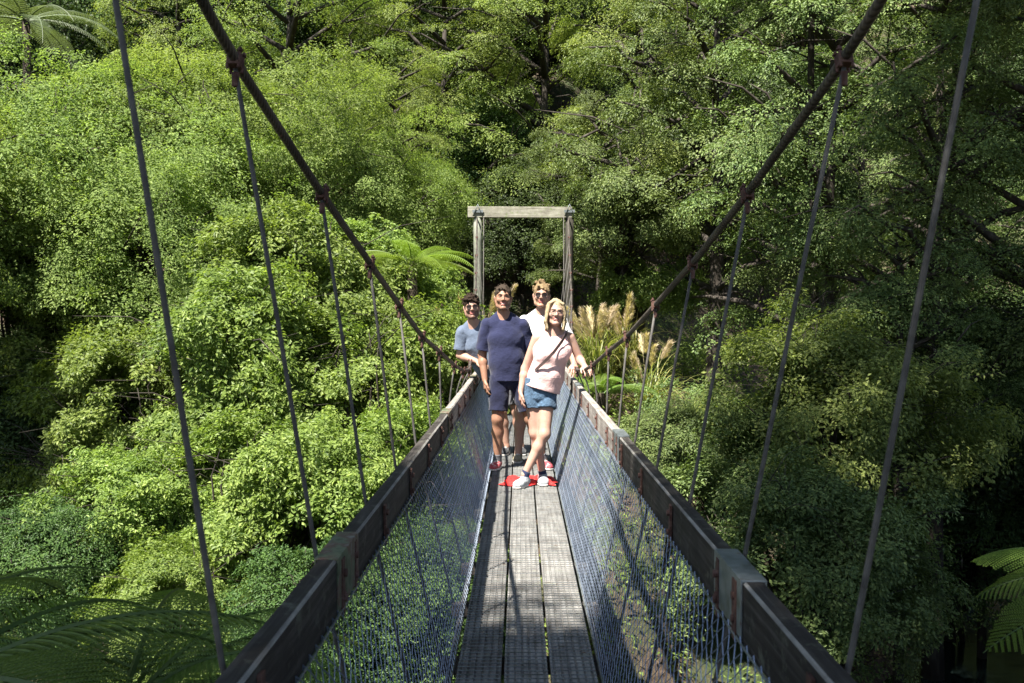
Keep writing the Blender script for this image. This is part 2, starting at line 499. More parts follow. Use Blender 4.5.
# chain link netting from handrail to deck edge, real wires
def net(s):
    pitch = .036; rows = 25
    zt, xt = -.135, .524; zb, xb = -.035, .322
    V, F = [], []
    ys = np.arange(Y0, Y1, pitch)
    u = np.linspace(0, 1, rows+1)
    for k, y in enumerate(ys):
        z_top = rail_z(y)+zt; z_bot = sag(y)+zb
        bul = .003*np.sin(y*2.1+s)*np.sin(u*math.pi) + .004*np.sin(y*.8)
        X = s*(xt + (xb-xt)*u + bul*(u*(1-u))*4); Z = z_top + (z_bot-z_top)*u
        Yy = y + pitch*.5*np.where((np.arange(rows+1)+k) % 2 == 0, -1, 1) + .004*np.sin(u*5+y*.7)
        Yy = Yy + .03*np.sin(y*.9)*u
        off = .0018*np.where(np.arange(rows+1) % 2 == 0, -1, 1)
        P = np.stack([X+off, Yy, Z], -1)
        r = .00145
        tri = np.array([(r, 0, r), (-r, r, 0), (-r*.2, -r, -r*.6)])
        n0 = len(V)*0 + k*(rows+1)*3
        V.append((P[:, None, :] + tri[None]).reshape(-1, 3))
        i = np.arange(rows)
        for a in range(3):
            b = (a+1) % 3
            F.append(np.stack([n0+i*3+a, n0+i*3+b, n0+(i+1)*3+b, n0+(i+1)*3+a], -1))
    return np.concatenate(V), np.concatenate(F)
for s in (-1, 1):
    V, F = net(s)
    link('side_netting', np_mesh('side_netting', V, F), bridge, [M['wire']])
    # selvedge wires and lacing rods
    m = MB()
    ys = np.arange(Y0, Y1, .3)
    m.tube([(s*.322, y, sag(y)-.035) for y in ys], .006, 6)
    m.build('edge_wire', M['galv'], bridge)
    m = MB(); m.tube([(s*.522, y, rail_z(y)-.15) for y in ys], .004, 6)
    m.build('edge_wire', M['galv'], bridge)
    m = MB(); m.tube([(s*.36, y, sag(y)-.145 - .01*math.sin(y)) for y in ys], .011, 8)
    m.build('lower_cable', M['rope'], bridge)

# towers: two round posts and a cap beam each
def tower(y, back):
    tw = empty('tower_frame', (.04, 0, 0)); tw.parent = bridge
    zt = CAM[2] + 1.83
    for s in (-1, 1):
        m = MB(); pts = []; rr = []
        for k in range(12):
            t = k/11; z = -1.6 + (zt+1.6)*t
            pts.append((s*.86 + .006*math.sin(k*1.7+s), y + .13*0, z)); rr.append(.092 - .012*t + .003*math.sin(k*2.1))
        m.tube(pts, rr, 18); m.build('post', M['post_shade_tone'] if s > 0 else M['post'], tw)
        m = MB()
        m.tube([(s*.86 - .09, y-.10, zt+.02), (s*.86, y-.12, zt+.24), (s*.86+.09, y-.10, zt+.02)], .012, 6)
        m.box((s*.86, y-.10, zt+.115), (.20, .012, .05)); m.build('cable_saddle', M['galv'], tw)
        # backing stay wires beside the post
        m = MB(); x = s*.86
        m.tube([(x-s*.10, y-.09, -.1), (x-s*.11, y-.10, zt)], .009, 6)
        m.build('stay_wire', M['rope'], tw)
    m = MB(); m.box((-.07, y, zt+.10), (1.96, .15, .205), Matrix.Rotation(.006, 3, 'Y')); m.build('cap_beam', M['beam'], tw, .008)
tower(Y1, 1); tower(-1.1, -1)
# concrete landing beyond the far tower
m = MB(); m.box((0, Y1+1.2, -.32), (1.5, 2.0, .5)); m.build('landing', mat_simple('landing', [(.3, (.14,.125,.10)), (.7, (.26,.24,.2))], (1,1,1), 9, .9, .4), bridge, .02)

# ------------------------------------------------------------------ people: smooth bodies grown from distance fields
class Field:
    def __init__(s, lo, hi, h):
        s.lo = np.array(lo, float); s.h = h
        s.n = np.ceil((np.array(hi)-s.lo)/h).astype(int)+1
        s.f = np.full(tuple(s.n), 1.0, np.float32)
    def region(s, lo, hi):
        a = np.clip(np.floor((np.array(lo)-s.lo)/s.h).astype(int), 0, s.n-1)
        b = np.clip(np.ceil((np.array(hi)-s.lo)/s.h).astype(int)+1, 1, s.n)
        sl = tuple(slice(i, j) for i, j in zip(a, b))
        g = np.meshgrid(*[s.lo[k]+s.h*np.arange(a[k], b[k]) for k in range(3)], indexing='ij')
        return sl, np.stack(g, -1)
    def put(s, sl, d, k, sub=False):
        f = s.f[sl]
        if sub: d = -d; h = np.maximum(k-np.abs(f-d), 0)/k; s.f[sl] = np.maximum(f, d)+h*h*k/4
        else: h = np.maximum(k-np.abs(f-d), 0)/k; s.f[sl] = np.minimum(f, d)-h*h*k/4
    def cap(s, a, b, ra, rb, k=.02, sub=False):
        a, b = np.array(a, float), np.array(b, float); m = max(ra, rb)+k+.03
        sl, P = s.region(np.minimum(a, b)-m, np.maximum(a, b)+m)
        ab = b-a; t = np.clip(((P-a)@ab)/max(ab@ab, 1e-9), 0, 1)
        d = np.linalg.norm(P-a-t[..., None]*ab, axis=-1)-(ra+(rb-ra)*t)
        s.put(sl, d, k, sub)
    def chain(s, pts, rad, k=.02):
        for (a, b), (ra, rb) in zip(zip(pts[:-1], pts[1:]), zip(rad[:-1], rad[1:])): s.cap(a, b, ra, rb, k)
    def ecap(s, a, b, wa, wb, u, k=.03):
        """bone with an elliptical section: wa=(half width,half depth)"""
        a, b = np.array(a, float), np.array(b, float); m = max(max(wa), max(wb))+k+.03
        sl, P = s.region(np.minimum(a, b)-m, np.maximum(a, b)+m)
        ab = b-a; t = np.clip(((P-a)@ab)/max(ab@ab, 1e-9), 0, 1)
        q = P-a-t[..., None]*ab
        ax = ab/np.linalg.norm(ab); u = np.array(u, float); u = u-ax*(u@ax); u /= np.linalg.norm(u); v = np.cross(ax, u)
        w = wa[0]+(wb[0]-wa[0])*t; dd = wa[1]+(wb[1]-wa[1])*t; mn = np.minimum(w, dd)
        r = np.sqrt((q@u/w)**2+(q@v/dd)**2+(q@ax/mn)**2)
        s.put(sl, (r-1)*mn, k)
    def ell(s, c, r, Rm=np.eye(3), k=.02, sub=False):
        c = np.array(c, float); m = max(r)+k+.03
        sl, P = s.region(c-m, c+m)
        q = (P-c)@Rm/np.array(r)
        s.put(sl, (np.linalg.norm(q, axis=-1)-1)*min(r), k, sub)
    def clip(s, p, n):
        """keep the side n points away from"""
        g = [s.lo[k]+s.h*np.arange(s.n[k]) for k in range(3)]
        d = (g[0][:, None, None]-p[0])*n[0]+(g[1][None, :, None]-p[1])*n[1]+(g[2][None, None, :]-p[2])*n[2]
        s.f = np.maximum(s.f, d.astype(np.float32))
    def wrinkle(s, amp, seed, fx=(18, 14, 9)):
        g = [s.lo[k]+s.h*np.arange(s.n[k]) for k in range(3)]
        X, Y, Z = np.meshgrid(*g, indexing='ij', sparse=True)
        w = np.sin(X*fx[0]+Z*fx[2]*1.7+seed)*np.sin(Z*fx[2]*2.3-X*fx[0]*.6+Y*fx[1]+seed*2)+.6*np.sin(X*41-Z*29+Y*22+seed*3)*np.sin(Z*17+seed)
        s.f = s.f+(amp*w).astype(np.float32)
    def mesh(s):
        f = s.f; n = f.shape
        c = {}
        for i in (0, 1):
            for j in (0, 1):
                for k in (0, 1): c[i, j, k] = f[i:n[0]-1+i, j:n[1]-1+j, k:n[2]-1+k]
        neg = sum((v < 0).astype(np.int8) for v in c.values())
        mask = (neg > 0) & (neg < 8)
        ijk = np.argwhere(mask)
        cc = {q: v[mask] for q, v in c.items()}
        acc = np.zeros((len(ijk), 3)); cnt = np.zeros(len(ijk))
        for q in cc:
            for ax in range(3):
                if q[ax] == 0:
                    p = list(q); p[ax] = 1; p = tuple(p)
                    a, b = cc[q], cc[p]; m = (a < 0) != (b < 0)
                    t = np.where(m, a/np.where(a == b, 1, a-b), 0)
                    pos = np.tile(np.array(q, float), (len(ijk), 1)); pos[:, ax] += t
                    acc += pos*m[:, None]; cnt += m
        V = s.lo+s.h*(ijk+acc/cnt[:, None])
        idx = np.full(mask.shape, -1, np.int32); idx[mask] = np.arange(len(ijk))
        F = []
        for ax in range(3):
            sl0 = [slice(1, n[k]-1) for k in range(3)]; sl1 = list(sl0)
            sl0[ax] = slice(0, n[ax]-1); sl1[ax] = slice(1, n[ax])
            a = f[tuple(sl0)] < 0; b = f[tuple(sl1)] < 0
            for flip in (False, True):
                e = np.argwhere((a & ~b) if not flip else (~a & b))
                if not len(e): continue
                e[:, [k for k in range(3) if k != ax]] += 1
                o1, o2 = [k for k in range(3) if k != ax]
                if ax == 1: o1, o2 = o2, o1
                def g(d1, d2):
                    q = e.copy(); q[:, o1] -= d1; q[:, o2] -= d2
                    return idx[q[:, 0], q[:, 1], q[:, 2]]
                quad = np.stack([g(1, 1), g(0, 1), g(0, 0), g(1, 0)], -1)
                if flip: quad = quad[:, ::-1]
                F.append(quad)
        F = np.concatenate(F); F = F[(F >= 0).all(1)]
        return V, F

def rot(yaw=0, pitch=0, roll=0):
    return np.array(Matrix.Rotation(yaw, 3, 'Z') @ Matrix.Rotation(roll, 3, 'Y') @ Matrix.Rotation(pitch, 3, 'X'))

def hand(F, w, dirn, palm, thumb, L=.185, curl=.5, spread=.16):
    """w wrist, dirn fingers' way, palm = way the palm faces, thumb = side of the thumb"""
    d = norm(np.array(dirn, float)); p = np.array(palm, float); p = norm(p-d*(p@d)); t = np.array(thumb, float); t = norm(t-d*(t@d)-p*(t@p))
    w = np.array(w, float); s = L/.185
    k0 = w+d*.085*s
    F.ecap(w+d*.012*s, k0-d*.006*s, (.028*s, .017*s), (.039*s, .014*s), t, .012)
    for i, (o, ln) in enumerate(((.033, .070), (.0115, .079), (-.0105, .073), (-.032, .056))):
        b = k0+t*o*s-d*.02*s; fd = norm(d+t*(o*spread*22/1.8*.55))
        ang = 0; q = b; seg = (.02+.42*ln, .32*ln, .26*ln)
        for j, sg in enumerate(seg):
            ang += curl*(.55, .8, .6)[j]
            nd = fd*math.cos(ang)+p*math.sin(ang)
            e = q+nd*sg*s
            F.cap(q, e, (.0094, .0086, .0078)[j]*s, (.0088, .008, .0068)[j]*s, .004); q = e
    b = w+d*.028*s+t*.024*s
    e1 = b+norm(t*.75+d*.7+p*.25)*.036*s; e2 = e1+norm(t*.25+d*.95+p*.3)*.032*s; e3 = e2+norm(d+p*.45)*.022*s
    F.cap(b, e1, .014*s, .0115*s, .012); F.cap(e1, e2, .0105*s, .0095*s, .006); F.cap(e2, e3, .0092*s, .0078*s, .005)

def head(F, c, Rm, s=1.0, female=False, grin=True):
    def W(p): return c+Rm@(np.array(p)*s)
    E = lambda p, r, k=.02, sub=False: F.ell(W(p), tuple(np.array(r)*s), Rm, k, sub)
    Cp = lambda a, b, ra, rb, k=.01, sub=False: F.cap(W(a), W(b), ra*s, rb*s, k, sub)
    E((0, .014, .035), (.076, .096, .088)); E((0, -.022, -.02), (.064, .070, .086), .03)
    jw = .043 if female else .050
    for x in (-1, 1):
        Cp((x*.058, -.002, -.045), (x*jw, -.022, -.078), .020, .018, .02); Cp((x*jw, -.022, -.078), (x*.016, -.072, -.103), .018, .016, .02)
        E((x*.040, -.066, -.022), (.024, .018, .020), .02)                # cheeks
        E((x*.080, .012, -.012), (.009, .020, .031), .008); E((x*.087, .004, .004), (.007, .012, .018), .008)   # ears
        E((x*.031, -.098, .012), (.019, .014, .011), .010, True)          # eye sockets
        E((x*.031, -.078, .010), (.014, .012, .010), .006)                # lids
        Cp((x*.012, -.089, .029), (x*.045, -.080, .029), .008 if not female else .006, .006, .012)
    E((0, -.079, -.100), (.022, .020, .017), .016)                        # chin
    Cp((0, -.088, .018), (0, -.110, -.022), .0075, .0115, .012)
    for x in (-1, 1): E((x*.013, -.097, -.027), (.009, .010, .008), .008)
    Cp((-.021, -.086, -.053), (.021, -.086, -.053), .0065, .0065, .008); Cp((-.017, -.086, -.070), (.017, -.086, -.070), .008, .008, .008)
    if grin: E((0, -.098, -.0605), (.026, .010, .0055), .004, True)                # open smile
    return W

def add_person(spec):
    J = {k: np.array(v, float) for k, v in spec['J'].items()}
    org = np.array(spec['org'], float); fem = spec.get('female', False); g = spec.get('girth', 1.0)
    allp = np.array(list(J.values()))
    lo = allp.min(0)-.24; hi = allp.max(0)+.24; lo[2] = -.03
    F = Field(lo, hi, .0055)
    side = norm(J['shR']*0 + (J['shL']-J['shR'])*np.array([1, 1, 0])); hside = norm((J['hipL']-J['hipR'])*np.array([1, 1, 0]))
    pel, ch, nk, hd = J['pelvis'], J['chest'], J['neck'], J['head']
    waist = pel*.45+ch*.55-np.array([0, 0, .06])
    tw = spec['torso']   # (hip, waist, chest) half widths and depths
    F.ecap(pel-np.array([0, 0, .02]), waist, tw[0], tw[1], hside, .05); F.ecap(waist, ch, tw[1], tw[2], side, .05)
    F.ecap(ch, ch+(nk-ch)*.55, tw[2], (tw[2][0]*.72, tw[2][1]*.8), side, .05)
    if fem:
        for x in (-1, 1): F.ell(ch+side*x*.070+np.array([0, -.070, -.03]), (.052, .045, .05), k=.05)
    rs = .053*g if not fem else .046
    F.cap(J['shR']+side*.03, nk-side*.03, rs, .045, .05); F.cap(J['shL']-side*.03, nk+side*.03, rs, .045, .05)
    rn = .051*g if not fem else .046
    F.cap(nk-np.array([0, 0, .04]), hd+np.array([0, .012, -.05]), rn*1.08, rn*.98, .03)
    Rh = rot(*spec.get('headrot', (0, 0, 0))); hs = spec.get('hscale', 1.0)
    W = head(F, hd, Rh, hs, fem, spec.get('grin', True))
    ua, ub, fa, fb = (.054*g, .042*g, .041*g, .028*g) if not fem else (.043, .036, .034, .024)
    for sd in 'RL':
        F.cap(J['sh'+sd], J['el'+sd], ua, ub, .03); F.cap(J['el'+sd], J['el'+sd]*.7+J['wr'+sd]*.3, ub*.98, fa*1.04, .02); F.cap(J['el'+sd]*.7+J['wr'+sd]*.3, J['wr'+sd], fa*1.04, fb, .02)
        hand(F, J['wr'+sd], *spec['hand'+sd], L=.18 if fem else .195)
    ta, tb, ca, cb = (.088*g, .058*g, .056*g, .036*g) if not fem else (.078, .050, .048, .030)
    for sd in 'RL':
        h, kn, an, to = J['hip'+sd], J['kn'+sd], J['an'+sd], J['to'+sd]
        F.cap(h, kn, ta, tb, .04)
        q = kn*.68+an*.32+np.array([0, .016, 0])
        F.cap(kn, q, tb*.94, ca, .03); F.cap(q, an, ca, cb, .03)
        F.cap(an, np.array([an[0], an[1], .04])+(an-to)*np.array([.25, .25, 0]), cb, .034, .02); fd_ = norm((to-an)*np.array([1, 1, 0])); F.cap(np.array([an[0], an[1], .05]), np.array([an[0], an[1], .036])+fd_*(spec.get('foot_len', .27)-.135), .032, .022, .02)
    V, Q = F.mesh()
    me = np_mesh('person', V, Q, None, None, True)
    # lips and stubble are the skin's own colours, by face
    cen = V[Q].mean(1); loc = (cen-hd)@Rh/hs
    mi = np.zeros(len(Q), int)
    if spec.get('stubble'):
        st = (loc[:, 2] < -.035) & (loc[:, 1] < -.005) & (loc[:, 2] > -.125) & (np.abs(loc[:, 0]) < .07)
        mi[st] = 2
    lp = (np.abs(loc[:, 2]+.0605) < .017) & (np.abs(loc[:, 0]) < .029) & (loc[:, 1] < -.078) & (loc[:, 1] > -.12)
    mi[lp] = 1
    me.polygons.foreach_set('material_index', mi.astype(np.int32))
    for m_ in (spec['skin'], M['lips'], spec.get('stubble') or spec['skin']): me.materials.append(m_)
    body = link('person', me); body.location = org
    tag(body, spec['label'], 'person')

    def child(name, FF, mat):
        V, Q = FF.mesh(); o = link(name, np_mesh(name, V, Q, None, None, True), body, [mat]); return o
    # teeth and eyes
    mb = MB()
    def ball(c, r, n=10):
        k0 = len(mb.v)
        for i in range(n+1):
            th = math.pi*i/n
            for j in range(n):
                ph = 2*math.pi*j/n
                p = c+Rh@(np.array([r[0]*math.sin(th)*math.cos(ph), r[1]*math.sin(th)*math.sin(ph), r[2]*math.cos(th)])*hs); mb.v.append(tuple(p))
        for i in range(n):
            for j in range(n):
                mb.f.append((k0+i*n+j, k0+(i+1)*n+j, k0+(i+1)*n+(j+1) % n, k0+i*n+(j+1) % n)); mb.sm.append(True)
    if spec.get('grin', True):
        ball(W((0, -.088, -.0595)), (.019, .006, .0036)); mb.build('teeth', M['teeth'], body)
    if not spec.get('shades'):
        for x in (-1, 1):
            mb = MB(); ball(W((x*.031, -.0835, .0105)), (.0115, .008, .0052)); mb.build('eye', M['eye'], body)
    for x in (-1, 1):
        mb = MB(); mb.tube([W((x*.012, -.098, .0275)), W((x*.03, -.097, .032)), W((x*.047, -.085, .029))], [.0035*hs, .0048*hs, .002], 6); mb.build('eyebrow', spec['hair_mat'], body)
    # hair
    H = Field(hd-.22, hd+.22, .005)
    spec['hair'](H, W, Rh, hs)
    child('hair', H, spec['hair_mat'])
    # shirt
    S = Field(lo, hi, .0065); e = .014
    hem = spec['hem']; a2 = lambda t, q=0: (t[0]+e+q, t[1]+e+q)
    hp = spec['hem_pt']
    lo_ = .016 if fem else .012; S.ecap(pel-np.array([0, 0, .06]), waist, a2(tw[0], lo_+.006), a2(tw[1], lo_+.008), hside, .06); S.ecap(waist, ch, a2(tw[1], .016), a2(tw[2], .004), side, .05)
    S.ecap(ch, ch+(nk-ch)*.5, a2(tw[2]), (tw[2][0]*.70+e, tw[2][1]*.8+e), side, .05)
    if fem:
        for x in (-1, 1): S.ell(ch+side*x*.070+np.array([0, -.072, -.03]), (.062, .050, .062), k=.06)
        for x, sh in ((-1, J['shR']), (1, J['shL'])):
            S.cap(ch+side*x*.10+np.array([0, 0, .02]), nk*.42+sh*.58+np.array([0, 0, .005]), .075, .042, .04)
    else:
        S.cap(J['shR']+side*.03, nk-side*.04, rs+.012, .046, .05); S.cap(J['shL']-side*.03, nk+side*.04, rs+.012, .046, .05)
    S.wrinkle(.0024, spec['seed'], (26, 16, 11))
    S.clip(hp, spec['hem_n'])
    # neckline
    S.cap(nk+np.array([0, -.06 if not fem else -.10, .045 if not fem else .02]), nk+np.array([0, .02, .10]), .068 if not fem else .075, .075, .01, True)
    if not fem:
        for sd in 'RL':
            sl = Field(lo, hi, .0065); el = J['sh'+sd]+(J['el'+sd]-J['sh'+sd])*spec.get('sleeve', .78)
            sl.cap(J['sh'+sd], J['sh'+sd]+(J['el'+sd]-J['sh'+sd])*.9, ua+.016, ub+.040, .03)
            sl.wrinkle(.0045, spec['seed']+3); sl.clip(el, norm(J['el'+sd]-J['sh'+sd]))
            S.f = np.minimum(S.f, sl.f)
    else:
        for sd in 'RL': S.cap(J['sh'+sd], J['el'+sd], ua*1.0, ub, .012, True) if False else None
    child('shirt', S, spec['shirt_mat'])
    # shorts
    T = Field(lo, hi, .0065)
    T.ecap(pel-np.array([0, 0, .05]), pel+np.array([0, 0, .13]), a2(tw[0], .002), a2(tw[1], .006), hside, .05)
    for sd in 'RL':
        d = J['kn'+sd]-J['hip'+sd]; fr = spec['shorts']
        sl = Field(lo, hi, .0065); sl.cap(J['hip'+sd], J['hip'+sd]+d*(fr+.1), ta+.014, ta+spec.get('flare', .012)-.02*fr, .04)
        sl.clip(J['hip'+sd]+d*fr, norm(d)); T.f = np.minimum(T.f, sl.f)
    T.wrinkle(.0045, spec['seed']+8); T.clip(pel+np.array([0, 0, .10]), (0, 0, 1))
    child('shorts', T, spec['shorts_mat'])
    # shoes, socks
    for i, sd in enumerate('RL'):
        an, to = J['an'+sd], J['to'+sd]; d = norm((to-an)*np.array([1, 1, 0])); u = np.cross([0, 0, 1], d)
        fl = spec.get('foot_len', .27)
        heel = an-d*.055; tip = heel+d*fl; base = spec.get('lift'+sd, 0)
        lo2 = np.minimum(heel, tip)-.09; hi2 = np.maximum(heel, tip)+.09; lo2[2] = -.02; hi2[2] = .22+base
        K = Field(lo2, hi2, .005)
        z = lambda p, h: np.array([p[0], p[1], h+base])
        K.ecap(z(heel+d*.03, .045), z(heel+d*.17, .038), (.036, .040), (.046, .034), u, .02)
        K.ecap(z(heel+d*.15, .036), z(tip-d*.045, .030), (.046, .034), (.040, .026), u, .02)
        K.cap(z(heel+d*.045, .055), z(heel+d*.05, .085), .040, .041, .02)
        K.clip((0, 0, .095+base), (0, 0, 1)); K.clip((0, 0, .012+base), (0, 0, -1))
        sh = child('shoe', K, spec['shoe_mat'][i])
        K = Field(lo2, hi2, .005)
        K.ecap(z(heel+d*.035, .012), z(heel+d*.16, .012), (.040, .02), (.049, .02), u, .01); K.ecap(z(heel+d*.15, .012), z(tip-d*.04, .012), (.049, .02), (.042, .02), u, .01)
        K.clip((0, 0, .024+base), (0, 0, 1)); K.clip((0, 0, .002+base), (0, 0, -1))
        V, Q = K.mesh(); link('sole', np_mesh('sole', V, Q, None, None, True), sh, [spec.get('sole_mat', M['sole'])])
        mb = MB()
        for q in (.11, .13, .15, .17):
            c = z(heel+d*q, .080-(q-.1)*.22)
            mb.tube([tuple(c-u*.022), tuple(c+np.array([0, 0, .006])), tuple(c+u*.022)], .003, 5)
        mb.build('laces', M['lace'], sh)
        if spec.get('sock'):
            K = Field(an-.12, an+.12, .005); kn = J['kn'+sd]; up = norm(kn-an)
            K.cap(z(an, .07), an+up*spec['sock'][1], cb+.006, cb+.008, .01)
            K.clip(an+up*spec['sock'][1], up); child('sock', K, spec['sock'][0])
    # glasses
    if spec.get('shades') or spec.get('specs'):
        gl = empty('glasses'); gl.parent = body
        dark = bool(spec.get('shades'))
        for x in (-1, 1):
            mb = MB()
            pts = []
            for a in range(16):
                an = 2*math.pi*a/16; ex = abs(math.cos(an))**.7*math.copysign(1, math.cos(an)); ez = abs(math.sin(an))**.7*math.copysign(1, math.sin(an))
                pts.append((x*.033+.0255*ex, -.1055+.010*(abs(x*.033+.0255*ex)/.06)**2*1.4, .008+.0185*ez))
            if dark:
                n0 = len(mb.v)
                for p in pts: mb.v.append(tuple(W(p)))
                for p in pts: mb.v.append(tuple(W((p[0], p[1]+.003, p[2]))))
                mb.f.append(tuple(range(n0, n0+16)) if x > 0 else tuple(range(n0+15, n0-1, -1))); mb.sm.append(False)
                mb.f.append(tuple(range(n0+31, n0+15, -1)) if x > 0 else tuple(range(n0+16, n0+32))); mb.sm.append(False)
                for a in range(16):
                    b = (a+1) % 16; mb.f.append((n0+a, n0+b, n0+16+b, n0+16+a)); mb.sm.append(True)
                mb.build('lens', M['lens'], gl); mb = MB()
            mb.tube([W(p) for p in pts+pts[:1]], .0016 if not dark else .002, 6, cap=False)
            mb.tube([W((x*.058, -.092, .014)), W((x*.078, -.05, .016)), W((x*.083, .005, .012))], .002, 6)
            if x > 0: mb.tube([W((-.008, -.1055, .014)), W((.008, -.1055, .014))], .002, 6)
            mb.build('frame', M['frame_dark'], gl)
    return body, W

M['lips'] = mat_simple('lips', [(.3, (.26,.085,.07)), (.7, (.34,.12,.10))], (1,1,1), 20, .45, 0)
M['teeth'] = mat_simple('teeth', [(.3, (.50,.47,.42)), (.7, (.56,.53,.48))], (1,1,1), 20, .35, 0)
M['eye'] = mat_simple('eye', [(.3, (.03,.025,.02)), (.7, (.09,.08,.07))], (1,1,1), 20, .3, 0)
M['lens'] = mat_simple('lens', [(.3, (.012,.010,.010)), (.7, (.03,.02,.018))], (1,1,1), 20, .35, 0, .004, 0, 3, .15)
M['frame_dark'] = mat_simple('frame_dark', [(.3, (.03,.022,.02)), (.7, (.06,.04,.035))], (1,1,1), 20, .4, 0)
M['sole'] = mat_simple('sole', [(.3, (.42,.40,.37)), (.7, (.6,.58,.54))], (1,1,1), 30, .8, .2)
M['lace'] = mat_simple('lace', [(.3, (.5,.47,.44)), (.7, (.66,.63,.6))], (1,1,1), 30, .85, 0)
skin_tan = mat_skin('skin_tan', (.29,.16,.105)); skin_fair = mat_skin('skin_fair', (.38,.23,.17)); skin_pale = mat_skin('skin_pale', (.42,.265,.205))
stub_dark = mat_skin('stubble_dark', (.17,.10,.075)); stub = mat_skin('stubble_brown', (.235,.135,.09)); stub_f = mat_skin('stubble_fair', (.36,.21,.14))
hair_dark = mat_hair('hair_dark', (.010,.006,.004), (.035,.022,.015)); hair_buzz = mat_hair('hair_buzz', (.020,.014,.010), (.06,.044,.032))
hair_sandy = mat_hair('hair_sandy', (.11,.075,.04), (.27,.19,.105)); hair_blond = mat_hair('hair_blond', (.20,.145,.08), (.44,.35,.225))

def short_hair(thick, front=.06, bumps=0, br=.014, vol=.0, sweep=0):
    """hair over the skull, cut along a hairline that dips in front of the ears; bumps = tufts"""
    def f(H, W, Rm, s):
        ctr = np.array([0, .016, .040]); rad = np.array([.076+thick, .096+thick, .088+thick*1.2+vol])
        H.ell(W(ctr), tuple(rad*s), Rm, .01)
        r = np.random.default_rng(int(thick*1e4)+bumps)
        for _ in range(bumps):
            d = norm(r.normal(0, 1, 3)); d[2] = abs(d[2])
            p = ctr+d*rad*.97
            q = p+np.array([r.normal(0, .012), -.012+r.normal(0, .01), .012+sweep*(.012 if d[1] < 0 else .0)])*(1 if d[2] > .3 else .3)
            H.cap(W(p), W(q), br*s, br*.6*s, .006)
        H.wrinkle(.0022, 4, (75, 18, 40))
        # hairline: face cut out as a rounded window
        H.ell(W((0, -.115, .000)), tuple(np.array((.066, .085, front+.012))*s), Rm, .012, True)
        H.ell(W((0, -.10, -.06)), tuple(np.array((.085, .095, .075))*s), Rm, .012, True)
        for x in (-1, 1): H.ell(W((x*.086, .004, -.030)), tuple(np.array((.03, .034, .042))*s), Rm, .006, True)
        H.clip(W((0, 0, -.062)), Rm@np.array([0, 0, -1.]))
        H.clip(W((0, .02, -.05)), Rm@norm(np.array([0, -.72, -.70])))
    return f
def bob_hair(H, W, Rm, s):
    H.ell(W((0, .020, .038)), tuple(np.array((.083, .104, .096))*s), Rm, .01)
    g = np.random.default_rng(5); U = Rm@np.array([1., 0, 0])
    H.ecap(W((0, .070, .03)), W((0, .062, -.125)), (.070, .035), (.060, .026), U, .03)
    for x in (-1, 1):
        H.ecap(W((x*.074, .012, .06)), W((x*.084, .008, -.06)), (.018, .046), (.018, .040), U, .02)
        for k in range(16):      # locks that fall from the parting past the cheek to the shoulder
            v = k/15; y0 = -.055+.10*v; r = (.0105+g.uniform(-.002, .002))*s
            a = (-.012+x*.012, y0*.8-.010, .128-.02*(1-v)); b = (x*(.060+.012*v), y0-.016*(1-v), .085); c = (x*(.083+g.normal(0, .003)), y0+g.normal(0, .004), .0+g.normal(0, .006))
            d = (x*(.090+g.normal(0, .006)), y0-.006+g.normal(0, .006), -.085+g.normal(0, .01)); e = (x*(.078+g.normal(0, .009)), y0-.012+g.normal(0, .01), -.150-.02*g.random())
            P = [W(q) for q in (a, b, c, d, e)]
            H.chain(P, [r, r, r*1.05, r, r*.45], .007)
    H.ell(W((-.004, -.118, -.022)), tuple(np.array((.060, .090, .104))*s), Rm, .010, True)
    H.wrinkle(.0016, 2, (70, 50, 8))

def place(px, d): return np.array([CAM[0]+(px-520)*d/FPX, d, 0.0])
zd = lambda y: sag(y)+.001
m_navy = mat_cloth('navy_cotton', (.017,.020,.054)); m_navy2 = mat_cloth('navy_twill', (.011,.013,.036)); m_slate = mat_cloth('slate_cotton', (.095,.12,.17))
m_white = mat_cloth('white_cotton', (.66,.65,.65), .04); m_pink = mat_cloth('pink_cotton', (.62,.41,.39), .06); m_denim = mat_cloth('denim', (.06,.105,.165), .35, 45)
m_grey = mat_cloth('grey_cotton', (.10,.10,.11)); m_khaki = mat_cloth('khaki_suede', (.22,.19,.125), .2, 40); m_blackshoe = mat_cloth('black_mesh', (.03,.032,.036), .2, 40)
m_redshoe = mat_simple('red_mesh', [(.36, (.07,.025,.03)), (.46, (.33,.045,.06)), (.58, (.40,.09,.10)), (.66, (.42,.36,.36))], (1,1,1), 26, .8, .3, .003, 0, 3); m_silver = mat_cloth('silver_mesh', (.30,.32,.335), .2, 50); m_sock = mat_cloth('navy_sock', (.02,.03,.07)); m_strap = mat_cloth('strap', (.05,.032,.03))

